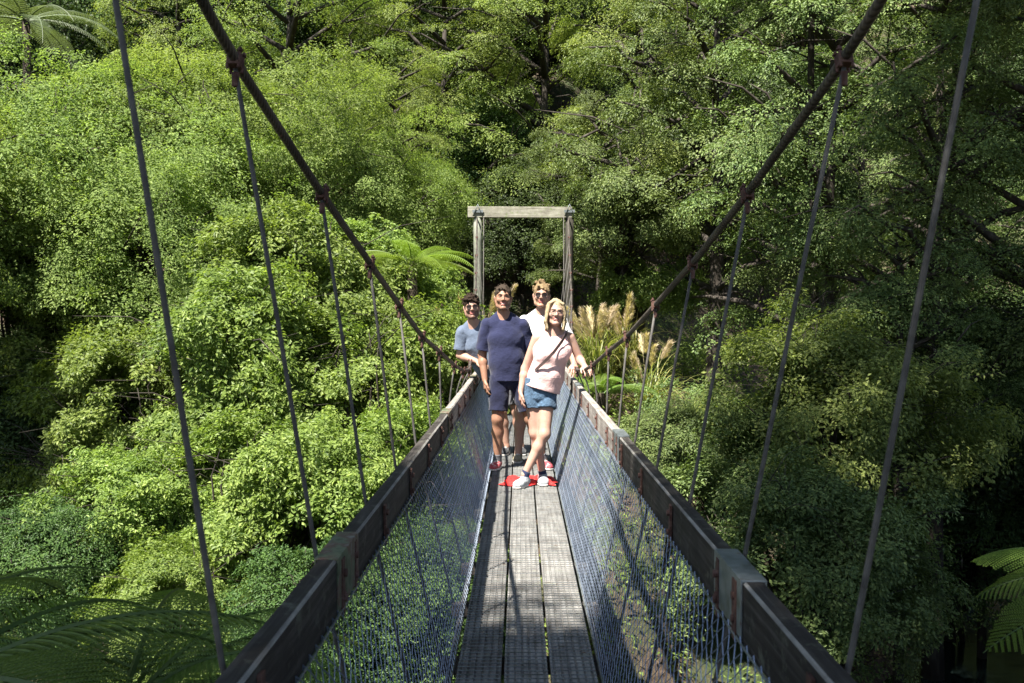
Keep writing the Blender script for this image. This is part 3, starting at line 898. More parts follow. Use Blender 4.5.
# the man in navy
yB = 9.85
add_person(dict(org=(0, yB, zd(yB)), label='man in navy blue t-shirt and navy shorts with red shoes, arm hanging', seed=1,
    J=dict(head=(-.195, -.02, 1.695), neck=(-.19, .015, 1.525), chest=(-.172, .015, 1.30), pelvis=(-.14, .02, .945), shR=(-.352, .02, 1.43), shL=(-.008, .03, 1.43),
           elR=(-.405, .06, 1.135), wrR=(-.375, -.01, .885), elL=(.065, .10, 1.14), wrL=(.10, .02, .90),
           hipR=(-.225, .02, .90), hipL=(-.045, .03, .90), knR=(-.248, -.02, .50), anR=(-.252, .04, .085), toR=(-.30, -.16, .03), knL=(.075, -.01, .50), anL=(.205, .08, .085), toL=(.265, -.08, .03)),
    torso=((.146, .098), (.140, .100), (.158, .106)), handR=((.05, -.15, -1), (.9, .2, 0), (0, -1, 0)), handL=((.1, -.1, -1), (-1, 0, 0), (0, -1, 0)),
    headrot=(R(2), R(-3), 0), skin=skin_tan, stubble=stub, hair=short_hair(.008, .058, 30, .011), hair_mat=hair_buzz, shirt_mat=m_navy, shorts_mat=m_navy2, shorts=.80, flare=.022,
    hem=.86, hem_pt=(0, 0, .875), hem_n=(0, 0, -1), sleeve=.84, shoe_mat=(m_redshoe, m_redshoe), sock=(m_grey, .06), girth=1.0))
# the man leaning out on the left
yA = 10.85
add_person(dict(org=(-.08, yA, zd(yA)), grin=False, label='dark haired man in slate blue t-shirt and sunglasses leaning on the left rail behind', seed=2,
    J=dict(head=(-.47, -.10, 1.605), neck=(-.45, -.05, 1.435), chest=(-.38, -.02, 1.215), pelvis=(-.17, .05, .90), shR=(-.575, -.03, 1.345), shL=(-.245, -.03, 1.36),
           elR=(-.60, -.02, 1.085), wrR=(-.415, -.16, 1.03), elL=(-.16, -.02, 1.10), wrL=(-.10, -.15, .92),
           hipR=(-.215, .05, .86), hipL=(-.06, .05, .86), knR=(-.15, .03, .47), anR=(-.10, .06, .085), toR=(-.14, -.14, .03), knL=(.02, .03, .47), anL=(.06, .08, .085), toL=(.08, -.12, .03)),
    torso=((.145, .100), (.142, .102), (.160, .108)), handR=((.8, -.5, -.25), (0, .2, -1), (.5, -.8, 0)), handL=((.1, -.2, -1), (-1, 0, 0), (0, -1, 0)),
    headrot=(R(5), R(-2), R(-4)), skin=skin_fair, stubble=stub_dark, shades=True, hair=short_hair(.011, .056, 90, .016, .008), hair_mat=hair_dark, shirt_mat=m_slate, shorts_mat=m_grey, shorts=.78, flare=.02,
    hem=.82, hem_pt=(0, 0, .84), hem_n=(0, 0, -1), sleeve=.76, shoe_mat=(m_blackshoe, m_blackshoe), sock=None))
# the man in white
yC = 10.35
add_person(dict(org=(0, yC, zd(yC)), grin=False, label='fair haired man in white t-shirt and sunglasses standing behind the woman', seed=3,
    J=dict(head=(.195, -.03, 1.725), neck=(.20, .01, 1.555), chest=(.215, .01, 1.33), pelvis=(.13, .03, .97), shR=(.025, .01, 1.46), shL=(.40, .02, 1.455),
           elR=(-.02, .08, 1.16), wrR=(.03, .0, .93), elL=(.50, -.02, 1.17), wrL=(.525, -.20, 1.03),
           hipR=(.04, .03, .925), hipL=(.21, .03, .925), knR=(-.02, .0, .51), anR=(-.045, .03, .085), toR=(-.06, -.17, .03), knL=(.215, .0, .51), anL=(.20, .05, .085), toL=(.22, -.15, .03)),
    torso=((.150, .100), (.146, .104), (.166, .112)), handR=((.1, -.1, -1), (1, 0, 0), (0, -1, 0)), handL=((.05, -.8, -.6), (0, -.4, -1), (-1, 0, 0)),
    headrot=(R(-3), R(-2), R(2)), skin=skin_fair, stubble=stub_f, shades=True, hair=short_hair(.009, .064, 26, .019, .008, 1), hair_mat=hair_sandy, shirt_mat=m_white, shorts_mat=m_grey, shorts=.72, flare=.02,
    hem=.88, hem_pt=(0, 0, .90), hem_n=(0, 0, -1), sleeve=.74, shoe_mat=(m_khaki, m_khaki), sock=None))
# the woman
yW = 8.95
wom, Ww = add_person(dict(org=(0, yW, zd(yW)), label='woman in pink sleeveless top and denim shorts standing with crossed legs', seed=4, female=True,
    J=dict(head=(.292, -.03, 1.548), neck=(.282, .005, 1.385), chest=(.262, .0, 1.20), pelvis=(.150, .02, .865), shR=(.118, .005, 1.318), shL=(.425, .02, 1.325),
           elR=(.018, .03, 1.045), wrR=(-.022, -.035, .845), elL=(.512, .05, 1.13), wrL=(.545, -.14, 1.075),
           hipR=(.085, .02, .815), hipL=(.215, .02, .815), knR=(.110, .0, .465), anR=(.178, .05, .085), toR=(.185, -.14, .03), knL=(.192, -.09, .465), anL=(.015, -.105, .105), toL=(-.065, -.25, .03)),
    torso=((.138, .098), (.115, .090), (.128, .092)), handR=((-.02, -.15, -1), (1, .2, 0), (0, -1, 0)), handL=((.25, -.95, -.30), (.1, -.3, -1), (-1, 0, 0)),
    headrot=(R(3), R(-2), R(4)), hscale=.95, skin=skin_pale, specs=True, hair=bob_hair, hair_mat=hair_blond, shirt_mat=m_pink, shorts_mat=m_denim, shorts=.36, flare=.024,
    hem=.80, hem_pt=(.15, 0, .865), hem_n=norm(np.array([-.30, 0, -1.])), shoe_mat=(m_silver, m_silver), sock=(m_sock, .035), foot_len=.245))
m = MB()
o = np.array([0, 0, 0.])
pts = [(.40, .02, 1.385), (.385, -.07, 1.36), (.34, -.125, 1.29), (.27, -.165, 1.20), (.19, -.16, 1.115), (.12, -.12, 1.05), (.085, -.04, 1.01), (.10, .06, 1.02)]
for (a, b) in zip(pts[:-1], pts[1:]):
    a, b = Vector(a), Vector(b); mid = (a+b)/2; q = (b-a).to_track_quat('Y', 'Z').to_matrix()
    m.box(mid, (.006, (b-a).length*1.08, .026), q)
m.build('bag_strap', m_strap, wom)

# the red cloth lying at their feet
def red_cloth():
    n = 60; g = np.random.default_rng(8)
    u, v = np.meshgrid(np.linspace(-1, 1, n), np.linspace(-1, 1, n), indexing='ij')
    edge = 1 + .13*np.sin(3*np.arctan2(v, u)+1) + .08*np.sin(7*np.arctan2(v, u))
    x = .055 + .225*u*edge*(1-.12*v); y = 9.02 + .17*v*edge + .05*np.sin(u*4)
    z = .018 + .020*np.abs(np.sin(u*5+v*3.1+.6*np.sin(v*6)))+.014*np.abs(np.sin(v*8-u*4.3)) + .008*g.random((n, n))*0
    rim = np.maximum(np.abs(u), np.abs(v)); z = z*(1-smooth(rim, .75, 1.0)*.8) + sag(9.0)
    V = np.stack([x, y, z], -1).reshape(-1, 3)
    i = (np.arange(n-1)[:, None]*n+np.arange(n-1)[None]).ravel()
    me = np_mesh('red_cloth', V, np.stack([i, i+n, i+n+1, i+1], -1), None, None, True)
    o = link('red_cloth', me, None, [mat_cloth('red_nylon', (.60,.016,.014), .2, 20, rough=.55)])
    md = o.modifiers.new('thickness', 'SOLIDIFY'); md.thickness = .006; md.offset = 1
    tag(o, 'bright red crumpled cloth on the deck under the woman\'s shoes', 'cloth')
red_cloth()

# ------------------------------------------------------------------ foliage

def leaves_from_sprays(rng, P, N, rad, nper, L, W, droop=.35, scatter=.10, curl=.08, jit=.36, bright=None, thick=.12):
    """P (n,3) spray centres, N (n,3) spray up-normals, rad (n,) -> rhomb leaves"""
    n = len(P)
    ref = np.where(np.abs(N[:, 2:3]) < .9, np.array([[0, 0, 1.]]), np.array([[1., 0, 0]]))
    T1 = norm(np.cross(ref, N)); T2 = np.cross(N, T1)
    idx = np.repeat(np.arange(n), nper); m = len(idx)
    # leaves gather along twigs that radiate from the spray's heart
    tw = 7
    a = (np.floor(rng.random(m)*tw) + .5 + rng.normal(0, .16, m))*2*math.pi/tw + rng.random(n)[idx]*6.28
    r = np.sqrt(rng.random(m))*rad[idx]
    ca, sa = np.cos(a)[:, None], np.sin(a)[:, None]
    t1, t2, nn = T1[idx], T2[idx], N[idx]
    radial = t1*ca + t2*sa
    q = (r/rad[idx])[:, None]
    pos = P[idx] + radial*r[:, None] - nn*(droop*q**2*rad[idx][:, None]) + nn*rng.normal(0, thick, m)[:, None]*rad[idx][:, None] + rng.normal(0, scatter, (m, 3))*rad[idx][:, None]*.3
    tang = np.cross(nn, radial)
    d = norm(radial + tang*rng.normal(0, .6, m)[:, None] - nn*(curl + droop*q) + rng.normal(0, .25, (m, 3)))
    ln = norm(nn + rng.normal(0, jit, (m, 3)) + radial*droop*q*.8)
    s = norm(np.cross(d, ln)); u = np.cross(s, d)
    l = L*rng.uniform(.65, 1.3, m)[:, None]; w = W*rng.uniform(.7, 1.25, m)[:, None]
    A = pos; B = pos + d*l*.5 + s*w*.5 + u*w*.16; C = pos + d*l - u*l*.10; D = pos + d*l*.5 - s*w*.5 + u*w*.16
    V = np.stack([A, B, C, D], 1).reshape(-1, 3)
    F = np.arange(m*4).reshape(m, 4)
    tint = np.clip(rng.normal(.45, .2, m) + (0 if bright is None else bright[idx]) + .16*(q[:, 0]-.5), 0, 1)
    return V, F, tint

def fib_dirs(n, rng, zmin=-1.0):
    k = np.arange(n)+.5; z = 1-(1-zmin)*k/n; ph = k*2.39996 + rng.random()*6.28
    r = np.sqrt(np.maximum(0, 1-z*z)); D = np.stack([r*np.cos(ph), r*np.sin(ph), z], -1)
    return norm(D + rng.normal(0, .14, (n, 3)))

def crown_dome(seed, rx, ry, rz, nclump, crad, nspray, nper, L, W, srad, flat=.75, droop=.35, zmin=-.55, updir=.8):
    """billowy crown: clumps over an ellipsoid, each clad in sprays. Origin at the crown's centre. returns V,F,tint, clump centres"""
    g = np.random.default_rng(seed)
    D = fib_dirs(nclump, g, zmin)
    rr = (1-.5*g.random(nclump)**1.6)[:, None]*(1+.07*np.sin(D[:, :1]*5+seed)*np.cos(D[:, 1:2]*6+seed)+.06*np.sin(D[:, 2:]*9+D[:, :1]*7))
    C = D*rr*np.array([rx, ry, rz])
    cr = crad*g.uniform(.7, 1.35, nclump)
    P, N, S, B = [], [], [], []
    for c, d, r in zip(C, D, cr):
        k = int(nspray*(r/crad)**1.6)
        dd = norm(g.normal(0, 1, (k, 3)) + d*.75 + np.array([0, 0, .35]))
        p = c + dd*np.array([1, 1, flat])*r*g.uniform(.72, 1.05, k)[:, None]
        P.append(p); N.append(norm(dd*.7 + np.array([0, 0, updir]) + g.normal(0, .22, (k, 3))))
        S.append(srad*g.uniform(.6, 1.4, k)); B.append(np.full(k, g.normal(0, .10)) + g.normal(0, .07, k))
    P, N, S, B = map(np.concatenate, (P, N, S, B))
    V, F, T = leaves_from_sprays(g, P, N, S, nper, L, W, droop, bright=B)
    return V, F, T, C

def waves(g, P, freq, n=14):
    K = g.normal(0, 1, (n, 3))*freq; ph = g.uniform(0, 6.283, n)
    return np.sin(P@K.T+ph).sum(1)/math.sqrt(n/2)
def crown_shell(seed, rx, ry, rz, ns, nper, L, W, srad, lump=.17, thr=-.55, up=.55, droop=.25, zmin=-.5, jit=.30, gapf=1.5):
    """loose irregular crown: leafy twig ends through an uneven shell, with gaps where the density drops"""
    g = np.random.default_rng(seed); sc_ = np.array([rx, ry, rz])
    D = norm(g.normal(0, 1, (ns*3, 3))); D = D[D[:, 2] > zmin]
    rho = 1+lump*waves(g, D, 2.6)*.6+lump*.55*waves(g, D, 6.5)*.6
    u = 1-.5*g.random(len(D))**1.6
    P = D*(rho*u)[:, None]*sc_
    den = waves(g, P*np.array([1, 1, 1.7]), gapf) + .5*waves(g, P*np.array([1, 1, 1.6]), gapf*2.6)
    k = (den > thr); P, D, den, u = P[k][:ns], D[k][:ns], den[k][:ns], u[k][:ns]
    # twig ends near a gap's rim stand out a little
    P = P*(1+.05*np.clip(1-den, 0, 1.5)[:, None]*g.random((len(P), 1)))
    N = norm(D*.7+np.array([0, 0, up])+g.normal(0, .38, P.shape))
    B = g.normal(0, .13, len(P))+.12*(u-.85)+.07*waves(g, P, 1.1)
    V, F, T = leaves_from_sprays(g, P, N, srad*g.uniform(.55, 1.5, len(P)), nper, L, W, droop, curl=-.05, jit=jit, bright=B, thick=.22)
    C = D[:46]*np.array([rx, ry, rz])*.85
    return V, F, T, C

def crown_layered(seed, R0, H, nb, nper, L, W, srad, droop=.3, top=.25, gap=.25):
    """tall crown of layered, drooping plates along limbs. Origin at the crown's foot."""
    g = np.random.default_rng(seed)
    P, N, S, B, limbs = [], [], [], [], []
    for i in range(nb):
        t = (i+.5)/nb
        z = H*t + g.normal(0, .05*H/ max(nb/12, 1))
        az = i*2.39996 + g.normal(0, .35)
        prof = (1-t*.62)**.8*(.62+.38*min(1, t*4)) * R0*g.uniform(.6, 1.2)
        rl = max(prof, top*R0)
        d = np.array([math.cos(az), math.sin(az), 0])
        rise = g.uniform(.02, .30)
        tip = d*rl + np.array([0, 0, z + rise*rl])
        base = np.array([0, 0, max(0, z - .25*rl)])
        limbs.append((base, tip))
        side = np.array([-d[1], d[0], 0])
        npl = max(6, int(5 + rl*5.5))
        for k in range(npl):
            u = 1.05-.62*g.random()**1.5
            sp = (1.12-u)*.62*rl + .2
            o = g.normal(0, 1)*sp*.6
            p = base + (tip-base)*u + side*o + np.array([0, 0, -.16*abs(o) + g.normal(0, .10)])
            P.append(p)
            N.append(norm(np.array([0, 0, 1.0]) + d*(.32+.25*u) + side*o*.22 + g.normal(0, .17, 3)))
            S.append(srad*g.uniform(.6, 1.35)); B.append(g.normal(0, .11) + .07*(u-.6))
    V, F, T = leaves_from_sprays(g, np.array(P), np.array(N), np.array(S), nper, L, W, droop, bright=np.array(B), thick=.08)
    return V, F, T, limbs

VAR = {}
def limb_mesh(name, limbs, r0, seed):
    g = random.Random(seed); m = MB()
    for a, b in limbs:
        a, b = Vector(a), Vector(b); L = (b-a).length
        mid = a.lerp(b, .5) + Vector((g.gauss(0,.06), g.gauss(0,.06), .10))*L
        q = a.lerp(b, .8) + Vector((g.gauss(0,.05), g.gauss(0,.05), .06))*L
        r = r0*min(1.6, .35+.25*L)
        m.tube([a, mid, q, b], [r, r*.65, r*.4, r*.12], 6)
        for k in range(3):
            t = g.uniform(.4, .9); p = a.lerp(b, t) + Vector((0,0,.08*L))
            e = p + Vector((g.gauss(0,.25), g.gauss(0,.25), g.uniform(-.05,.25)))*L
            m.tube([p, p.lerp(e, .5)+Vector((0,0,.05*L)), e], [r*.35, r*.22, r*.06], 5)
    me = bpy.data.meshes.new(name); me.from_pydata(m.v, [], m.f); me.polygons.foreach_set('use_smooth', m.sm)
    me.materials.append(M['bark']); return me

def add_var(key, res, mat, r0, seed, layered=False):
    V, F, T, C = res
    me = np_mesh('crown', V, F, None, T); me.materials.append(M[mat])
    limbs = C if layered else [((0, 0, -.75*abs(V[:, 2]).max()), c) for c in C]
    VAR[key] = (me, limb_mesh('branches', limbs, r0, seed), layered)

add_var('feather_a', crown_shell(1, 3.1, 3.0, 2.5, 3600, 50, .058, .032, .22, .24, -.25, .7), 'leaf_feather', .045, 1)
add_var('feather_b', crown_shell(2, 3.2, 2.9, 2.3, 3600, 50, .058, .032, .22, .26, -.25, .7), 'leaf_feather', .045, 2)
add_var('lush_a', crown_shell(3, 2.3, 2.2, 2.0, 3800, 26, .082, .041, .13, .28, .0, .5, .3, jit=.36), 'leaf_lush', .03, 3)
add_var('lush_b', crown_shell(4, 2.3, 2.1, 2.1, 3800, 26, .082, .041, .13, .30, .0, .5, .3, jit=.36), 'leaf_lush', .03, 4)
add_var('shrub', crown_shell(5, 1.2, 1.2, 1.0, 1300, 22, .08, .038, .13, .22, -.4, .5, .3, jit=.36, gapf=2.6), 'leaf_lush', .016, 5)
add_var('fine_shrub', crown_shell(15, 1.6, 1.5, 1.4, 2300, 34, .056, .030, .17, .26, -.1, .8, .4, gapf=2.4), 'leaf_beech', .02, 15)
add_var('beech_a', crown_layered(6, 3.8, 9.0, 30, 140, .062, .034, .46, .34), 'leaf_beech', .075, 6, True)
add_var('beech_b', crown_layered(7, 4.2, 8.0, 27, 140, .062, .034, .48, .36), 'leaf_beech', .08, 7, True)
add_var('beech_c', crown_layered(8, 3.2, 7.5, 27, 140, .058, .033, .42, .30), 'leaf_beech', .07, 8, True)
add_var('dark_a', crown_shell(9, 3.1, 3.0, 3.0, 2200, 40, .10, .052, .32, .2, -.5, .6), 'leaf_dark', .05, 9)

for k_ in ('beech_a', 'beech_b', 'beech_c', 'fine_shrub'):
    me_ = VAR[k_][0].copy(); me_.materials[0] = M['leaf_beech_light']; VAR[k_+'_light'] = (me_,)+VAR[k_][1:]  # copies whose brighter leaf colour stands in for sun on the crowns

def tree(name, variant, pos, scale, rz, label, cat='tree', group=None, trunk=True, tilt=0.0):
    """pos: crown centre (domes) or a point a third of the way up the crown (layered)"""
    me, lm, layered = VAR[variant]
    x, y, z = pos
    sx = scale if hasattr(scale, '__len__') else (scale, scale, scale)
    if layered: z = z - 3.0*sx[2]
    gz = float(ground_z(x, y))
    gz = min(gz, z-.3)
    root = empty(name, (x, y, gz))
    tag(root, label, cat, group)
    h = z - gz
    for nm, dat in (('crown', me), ('branches', lm)):
        o = bpy.data.objects.new(nm, dat); COL.objects.link(o); o.parent = root
        o.location = (0, 0, h); o.scale = sx; o.rotation_euler = (tilt, 0, rz)
    if trunk:
        m = MB(); top = h + (5.5*sx[2] if layered else .2*sx[2])
        r = (.16 if layered else .11)*sx[0]
        pts = [(.0, 0, -.4)]; rr = [r*1.5]
        for k in range(1, 8):
            t = k/7; pts.append((.12*math.sin(k*1.1+x)*t*(1-t)*2, .12*math.cos(k*1.7+y)*t*(1-t)*2, -.4 + (top+.4)*t)); rr.append(r*(1.2-t*.85))
        m.tube(pts, rr, 9); m.build('trunk', M['bark'], root)
    return root

TREES = [
 # name, variant, px,py,d, scale, label, group
 # upper left: broad feathery canopy
 ('broadleaf_tree', 'feather_a', 70, 205, 19, 1.05, 'broad pale green feathery tree filling the left, its dome behind the outermost left hanger'),
 ('broadleaf_tree', 'feather_b', 235, 175, 21, 1.05, 'pale yellow green rounded tree behind the second left hanger wire'),
 ('broadleaf_tree', 'feather_a', 345, 215, 21, .80, 'light green fine leaved tree behind the middle of the left main cable'),
 ('broadleaf_tree', 'feather_b', -60, 245, 16.5, .95, 'fine leaved pale tree cut off by the left edge of the photo at mid height'),
 ('broadleaf_tree', 'feather_a', 150, 290, 17.5, .85, 'light green feathery tree just below the large pale dome on the left'),
 ('broadleaf_tree', 'lush_a', 300, 330, 16, .95, 'glossy bright green bush between the second and third left hangers'),
 ('broadleaf_tree', 'lush_b', 368, 315, 17.5, .74, 'bright leafy bush left of the far tower with a fern frond over it'),
 ('broadleaf_tree', 'lush_b', 215, 420, 14, .92, 'glossy lush bush midway down the left side between two hangers'),
 ('broadleaf_tree', 'lush_a', 345, 430, 14, .85, 'bright glossy bush beside the left netting, behind the third left hanger'),
 ('broadleaf_tree', 'lush_a', 130, 440, 14.5, .8, 'deep green bush beside the dark hollow on the far left'),
 ('broadleaf_tree', 'lush_b', 430, 400, 15, .62, 'small glossy bush close against the left side of the people'),
 ('broadleaf_tree', 'lush_a', 260, 545, 11.5, .72, 'bright leafy bush above the left handrail splice'),
 ('broadleaf_tree', 'lush_b', 390, 540, 11.5, .66, 'leafy bush seen through the left netting below the rail'),
 ('broadleaf_tree', 'lush_b', 150, 560, 11.5, .55, 'low sunlit bush just above the dark fern fronds at lower left'),
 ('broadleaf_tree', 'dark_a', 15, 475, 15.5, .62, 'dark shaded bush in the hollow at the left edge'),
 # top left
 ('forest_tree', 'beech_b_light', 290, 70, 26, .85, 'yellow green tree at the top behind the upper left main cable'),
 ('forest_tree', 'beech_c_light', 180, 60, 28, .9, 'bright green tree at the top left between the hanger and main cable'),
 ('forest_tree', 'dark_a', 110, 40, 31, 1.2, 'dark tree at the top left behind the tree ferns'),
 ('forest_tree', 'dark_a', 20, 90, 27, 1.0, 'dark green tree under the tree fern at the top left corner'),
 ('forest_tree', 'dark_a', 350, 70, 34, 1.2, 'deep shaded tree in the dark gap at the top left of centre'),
 # centre
 ('forest_tree', 'beech_a_light', 445, 120, 27, .95, 'tall layered green tree directly above the far tower beam, left of centre'),
 ('forest_tree', 'beech_b_light', 545, 95, 27, .95, 'tall sunlit layered tree behind the far tower at the top centre'),
 ('forest_tree', 'beech_c_light', 395, 175, 24, .62, 'narrow green tree standing left of the far tower'),
 ('forest_tree', 'beech_a_light', 640, 130, 24, .95, 'large layered tree right of the far tower with dark limbs'),
 ('forest_tree', 'beech_b', 600, 215, 22.5, .50, 'layered tree whose low boughs hang over the right end of the tower beam'),
 # right
 ('forest_tree', 'beech_a', 715, 150, 20, .95, 'tall dark trunked tree behind the right main cable clamps'),
 ('forest_tree', 'beech_b', 830, 190, 18, .92, 'layered drooping tree behind the upper right main cable'),
 ('forest_tree', 'beech_c', 935, 170, 17, .95, 'drooping tree behind the outermost right hanger wire'),
 ('forest_tree', 'beech_a', 1040, 190, 17, .95, 'shaded layered tree cut off by the right edge of the photo'),
 ('forest_tree', 'fine_shrub_light', 835, 420, 14.0, 1.15, 'small rounded sunlit tree below the second right hanger wire'),
 ('forest_tree', 'fine_shrub', 720, 462, 15.0, .85, 'low bright tree just right of the right handrail middle'),
 ('forest_tree', 'beech_b', 900, 400, 16, .55, 'dark low tree above the stream at the right'),
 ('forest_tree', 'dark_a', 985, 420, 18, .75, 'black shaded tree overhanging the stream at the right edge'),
 ('forest_shrub', 'fine_shrub', 800, 560, 11, .9, 'sunlit shrub just behind the right handrail splice'),
 ('forest_shrub', 'fine_shrub', 850, 600, 12, .7, 'shrub overhanging the stream beyond the nearest right hanger'),
 ('forest_shrub', 'fine_shrub', 668, 452, 13.5, .55, 'round leafy shrub just above the middle of the right handrail'),
]
TREES = [t if len(t) == 8 else t + (None,) for t in TREES]
for i, (nm, var, px, py, d, s, lab, grp) in enumerate(TREES):
    cat = 'shrub' if 'shrub' in nm else 'tree'
    tree(nm, var, at(px, py, d), s, i*1.7, lab, cat, grp)

TREES2 = [
 ('forest_shrub', 'dark_a', 965, 530, 19, .62, 'dark bush at the water\'s edge in the deep shade on the right'),
 ('forest_shrub', 'shrub', 640, 290, 20.6, .8, 'yellow green shrub above the toetoe grass right of the tower'),
 ('broadleaf_tree', 'lush_a', 18, 335, 17, .8, 'leafy bush at the left edge above the dark hollow'),
 ('forest_tree', 'dark_a', -392, -88, 11.1, .55, 'added unseen dark tree outside the left edge, shading the hollow beside it'),  # unseen tree added to cast shade on the left hollow
 ('forest_tree', 'dark_a', 520, 235, 25.5, .62, 'dark bushy tree filling the gap under the tower cap beam'),
 ('forest_tree', 'fine_shrub', 620, 222, 20.3, .85, 'leafy small tree close behind the right post of the far tower'),
 ('forest_shrub', 'dark_a', 50, 590, 11.0, .33, 'low dark bush behind the fern fronds at the lower left edge'),
 ('forest_shrub', 'lush_a', 175, 640, 9.8, .42, 'low leafy bush between the fern fronds and the nearest left hanger'),
 ('forest_shrub', 'dark_a', 330, 640, 8.5, .27, 'dark bush under the left handrail seen through the netting'),
 ('forest_shrub', 'dark_a', 425, 610, 8.8, .27, 'dark bush under the deck seen through the lower left netting'),
 ('forest_tree', 'dark_a', 480, 180, 28, .7, 'dark tree behind the left end of the tower cap beam'),
]
for i, (nm, var, px, py, d, s, lab) in enumerate(TREES2):
    tree(nm, var, at(px, py, d), s, i*2.1+.5, lab, 'shrub' if 'shrub' in nm else 'tree')
def leaning_tree(base, crowns, label):
    bx, by = base; gz = float(ground_z(bx, by))
    root = empty('shade_tree', (bx, by, gz)); tag(root, label, 'tree')
    m = MB()
    fork = Vector((bx*.2+crowns[0][0]*.3*.8-bx, (by+crowns[0][1])*.3-by*.6, 4.5)) if False else Vector(((crowns[0][0]-bx)*.25, (crowns[0][1]-by)*.25, 6.0-gz))
    m.tube([(0,0,-.5), tuple(fork*.5+Vector((.1,.1,0))), tuple(fork)], [.34, .27, .22], 12)
    for (x, y, z, s) in crowns:
        e = Vector((x-bx, y-by, z-gz)); md = fork.lerp(e, .5)+Vector((0,0,.6))
        m.tube([tuple(fork), tuple(md), tuple(e)], [.2, .13, .05], 9)
    m.build('trunk', M['bark'], root)
    for k, (x, y, z, s) in enumerate(crowns):
        for nm, dat in zip(('crown', 'branches'), VAR[('feather_a', 'dark_a', 'feather_b')[k % 3]][:2]):
            o = bpy.data.objects.new(nm, dat); COL.objects.link(o); o.parent = root
            o.location = (x-bx, y-by, z-gz); o.scale = (s, s, s*.8); o.rotation_euler = (0, 0, k*1.3)
leaning_tree((5.6, -2.5), [(-.2, .3, 9.6, .66), (.5, 4.7, 9.9, .78), (2.5, 4.2, 9.6, .85), (1.4, 7.2, 10.2, .8), (4.4, 10.2, 10.6, .9), (7.2, 8.0, 10.2, .9), (7.4, 12.6, 11.2, .8)], 'added unseen tree on the near right bank whose crowns shade the lower right')  # unseen crowns added and spaced to shade the lower right
leaning_tree((-8.0, -5.5), [(-3.4, -2.3, 9.5, 1.0), (-6.2, -1.2, 9.5, .8), (-4.6, -5.4, 9.8, 1.0)], 'tall tree on the near left bank behind the bridge head, shading its start')

# the hillside wood behind everything, tree by tree
g = np.random.default_rng(5)
k = 0
for row, (d, n) in enumerate(((33, 11), (40, 12), (49, 13), (60, 14))):
    for j in range(n):
        x = (-.62 + 1.24*(j+.5)/n)*d + g.normal(0, .8); y = d + g.normal(0, 1.2)
        gz = float(ground_z(x, y))
        v = ('beech_a', 'dark_a', 'beech_b', 'dark_a', 'beech_c', 'dark_a')[(j*5+row*3) % 6]
        s = g.uniform(.95, 1.3)
        lay = VAR[v][2]
        z = gz + (3.0*s + 1.2 if lay else 3.4*s)
        tree('hillside_tree', v, (x, y, z), s, g.uniform(0, 6.28), 'green forest tree in the crowded wood on the hillside behind the far bank', 'tree', 'trees of the hillside wood', trunk=True)
# unseen high crowns added over the right bank, above the photo's top edge: they keep the right side in shade
for i, (x, y, z, s) in enumerate(((5.4, 18.6, 11.6, .85), (7.4, 13.4, 11.6, .9), (10.6, 12.2, 11.2, .85), (8.2, 19.0, 13.0, .85), (10.4, 17.0, 13.2, .9), (13.6, 14.5, 12.0, .9))):
    tree('canopy_shade_tree', 'dark_a', (x, y, z), s, i*2.2, 'added tall trunk at the right with an unseen crown that shades the trees', 'tree', 'shade trees added on the right bank')
# undergrowth over the banks
def undergrowth():
    g = np.random.default_rng(21)
    n = 5200
    x = g.uniform(-16, 16, n); y = g.uniform(9, 29, n)
    z = ground_z(x, y)
    keep = (z > -4.5) & ~((np.abs(x) < .95) & (y > 17.5) & (y < 24))
    clump = np.sin(x*1.7+np.sin(y*1.1))+np.sin(y*1.9+x*.6) + g.normal(0, .5, n)
    keep &= clump > -.5
    x, y, z, clump = x[keep], y[keep], z[keep], clump[keep]
    P = np.stack([x, y, z + g.uniform(.05, .55, len(x))*(.5+.5*np.clip(clump, 0, 1.5))], -1)
    N = norm(np.stack([g.normal(0, .35, len(x)), g.normal(-.3, .35, len(x)), np.ones(len(x))], -1))
    V, F, T = leaves_from_sprays(g, P, N, g.uniform(.2, .5, len(x)), 46, .09, .036, .5, thick=.25)
    o = link('undergrowth', np_mesh('undergrowth', V, F, None, T), None, [M['leaf_lush']])
    tag(o, 'low leafy ground cover on the far bank of the stream', 'undergrowth', kind='stuff')
undergrowth()

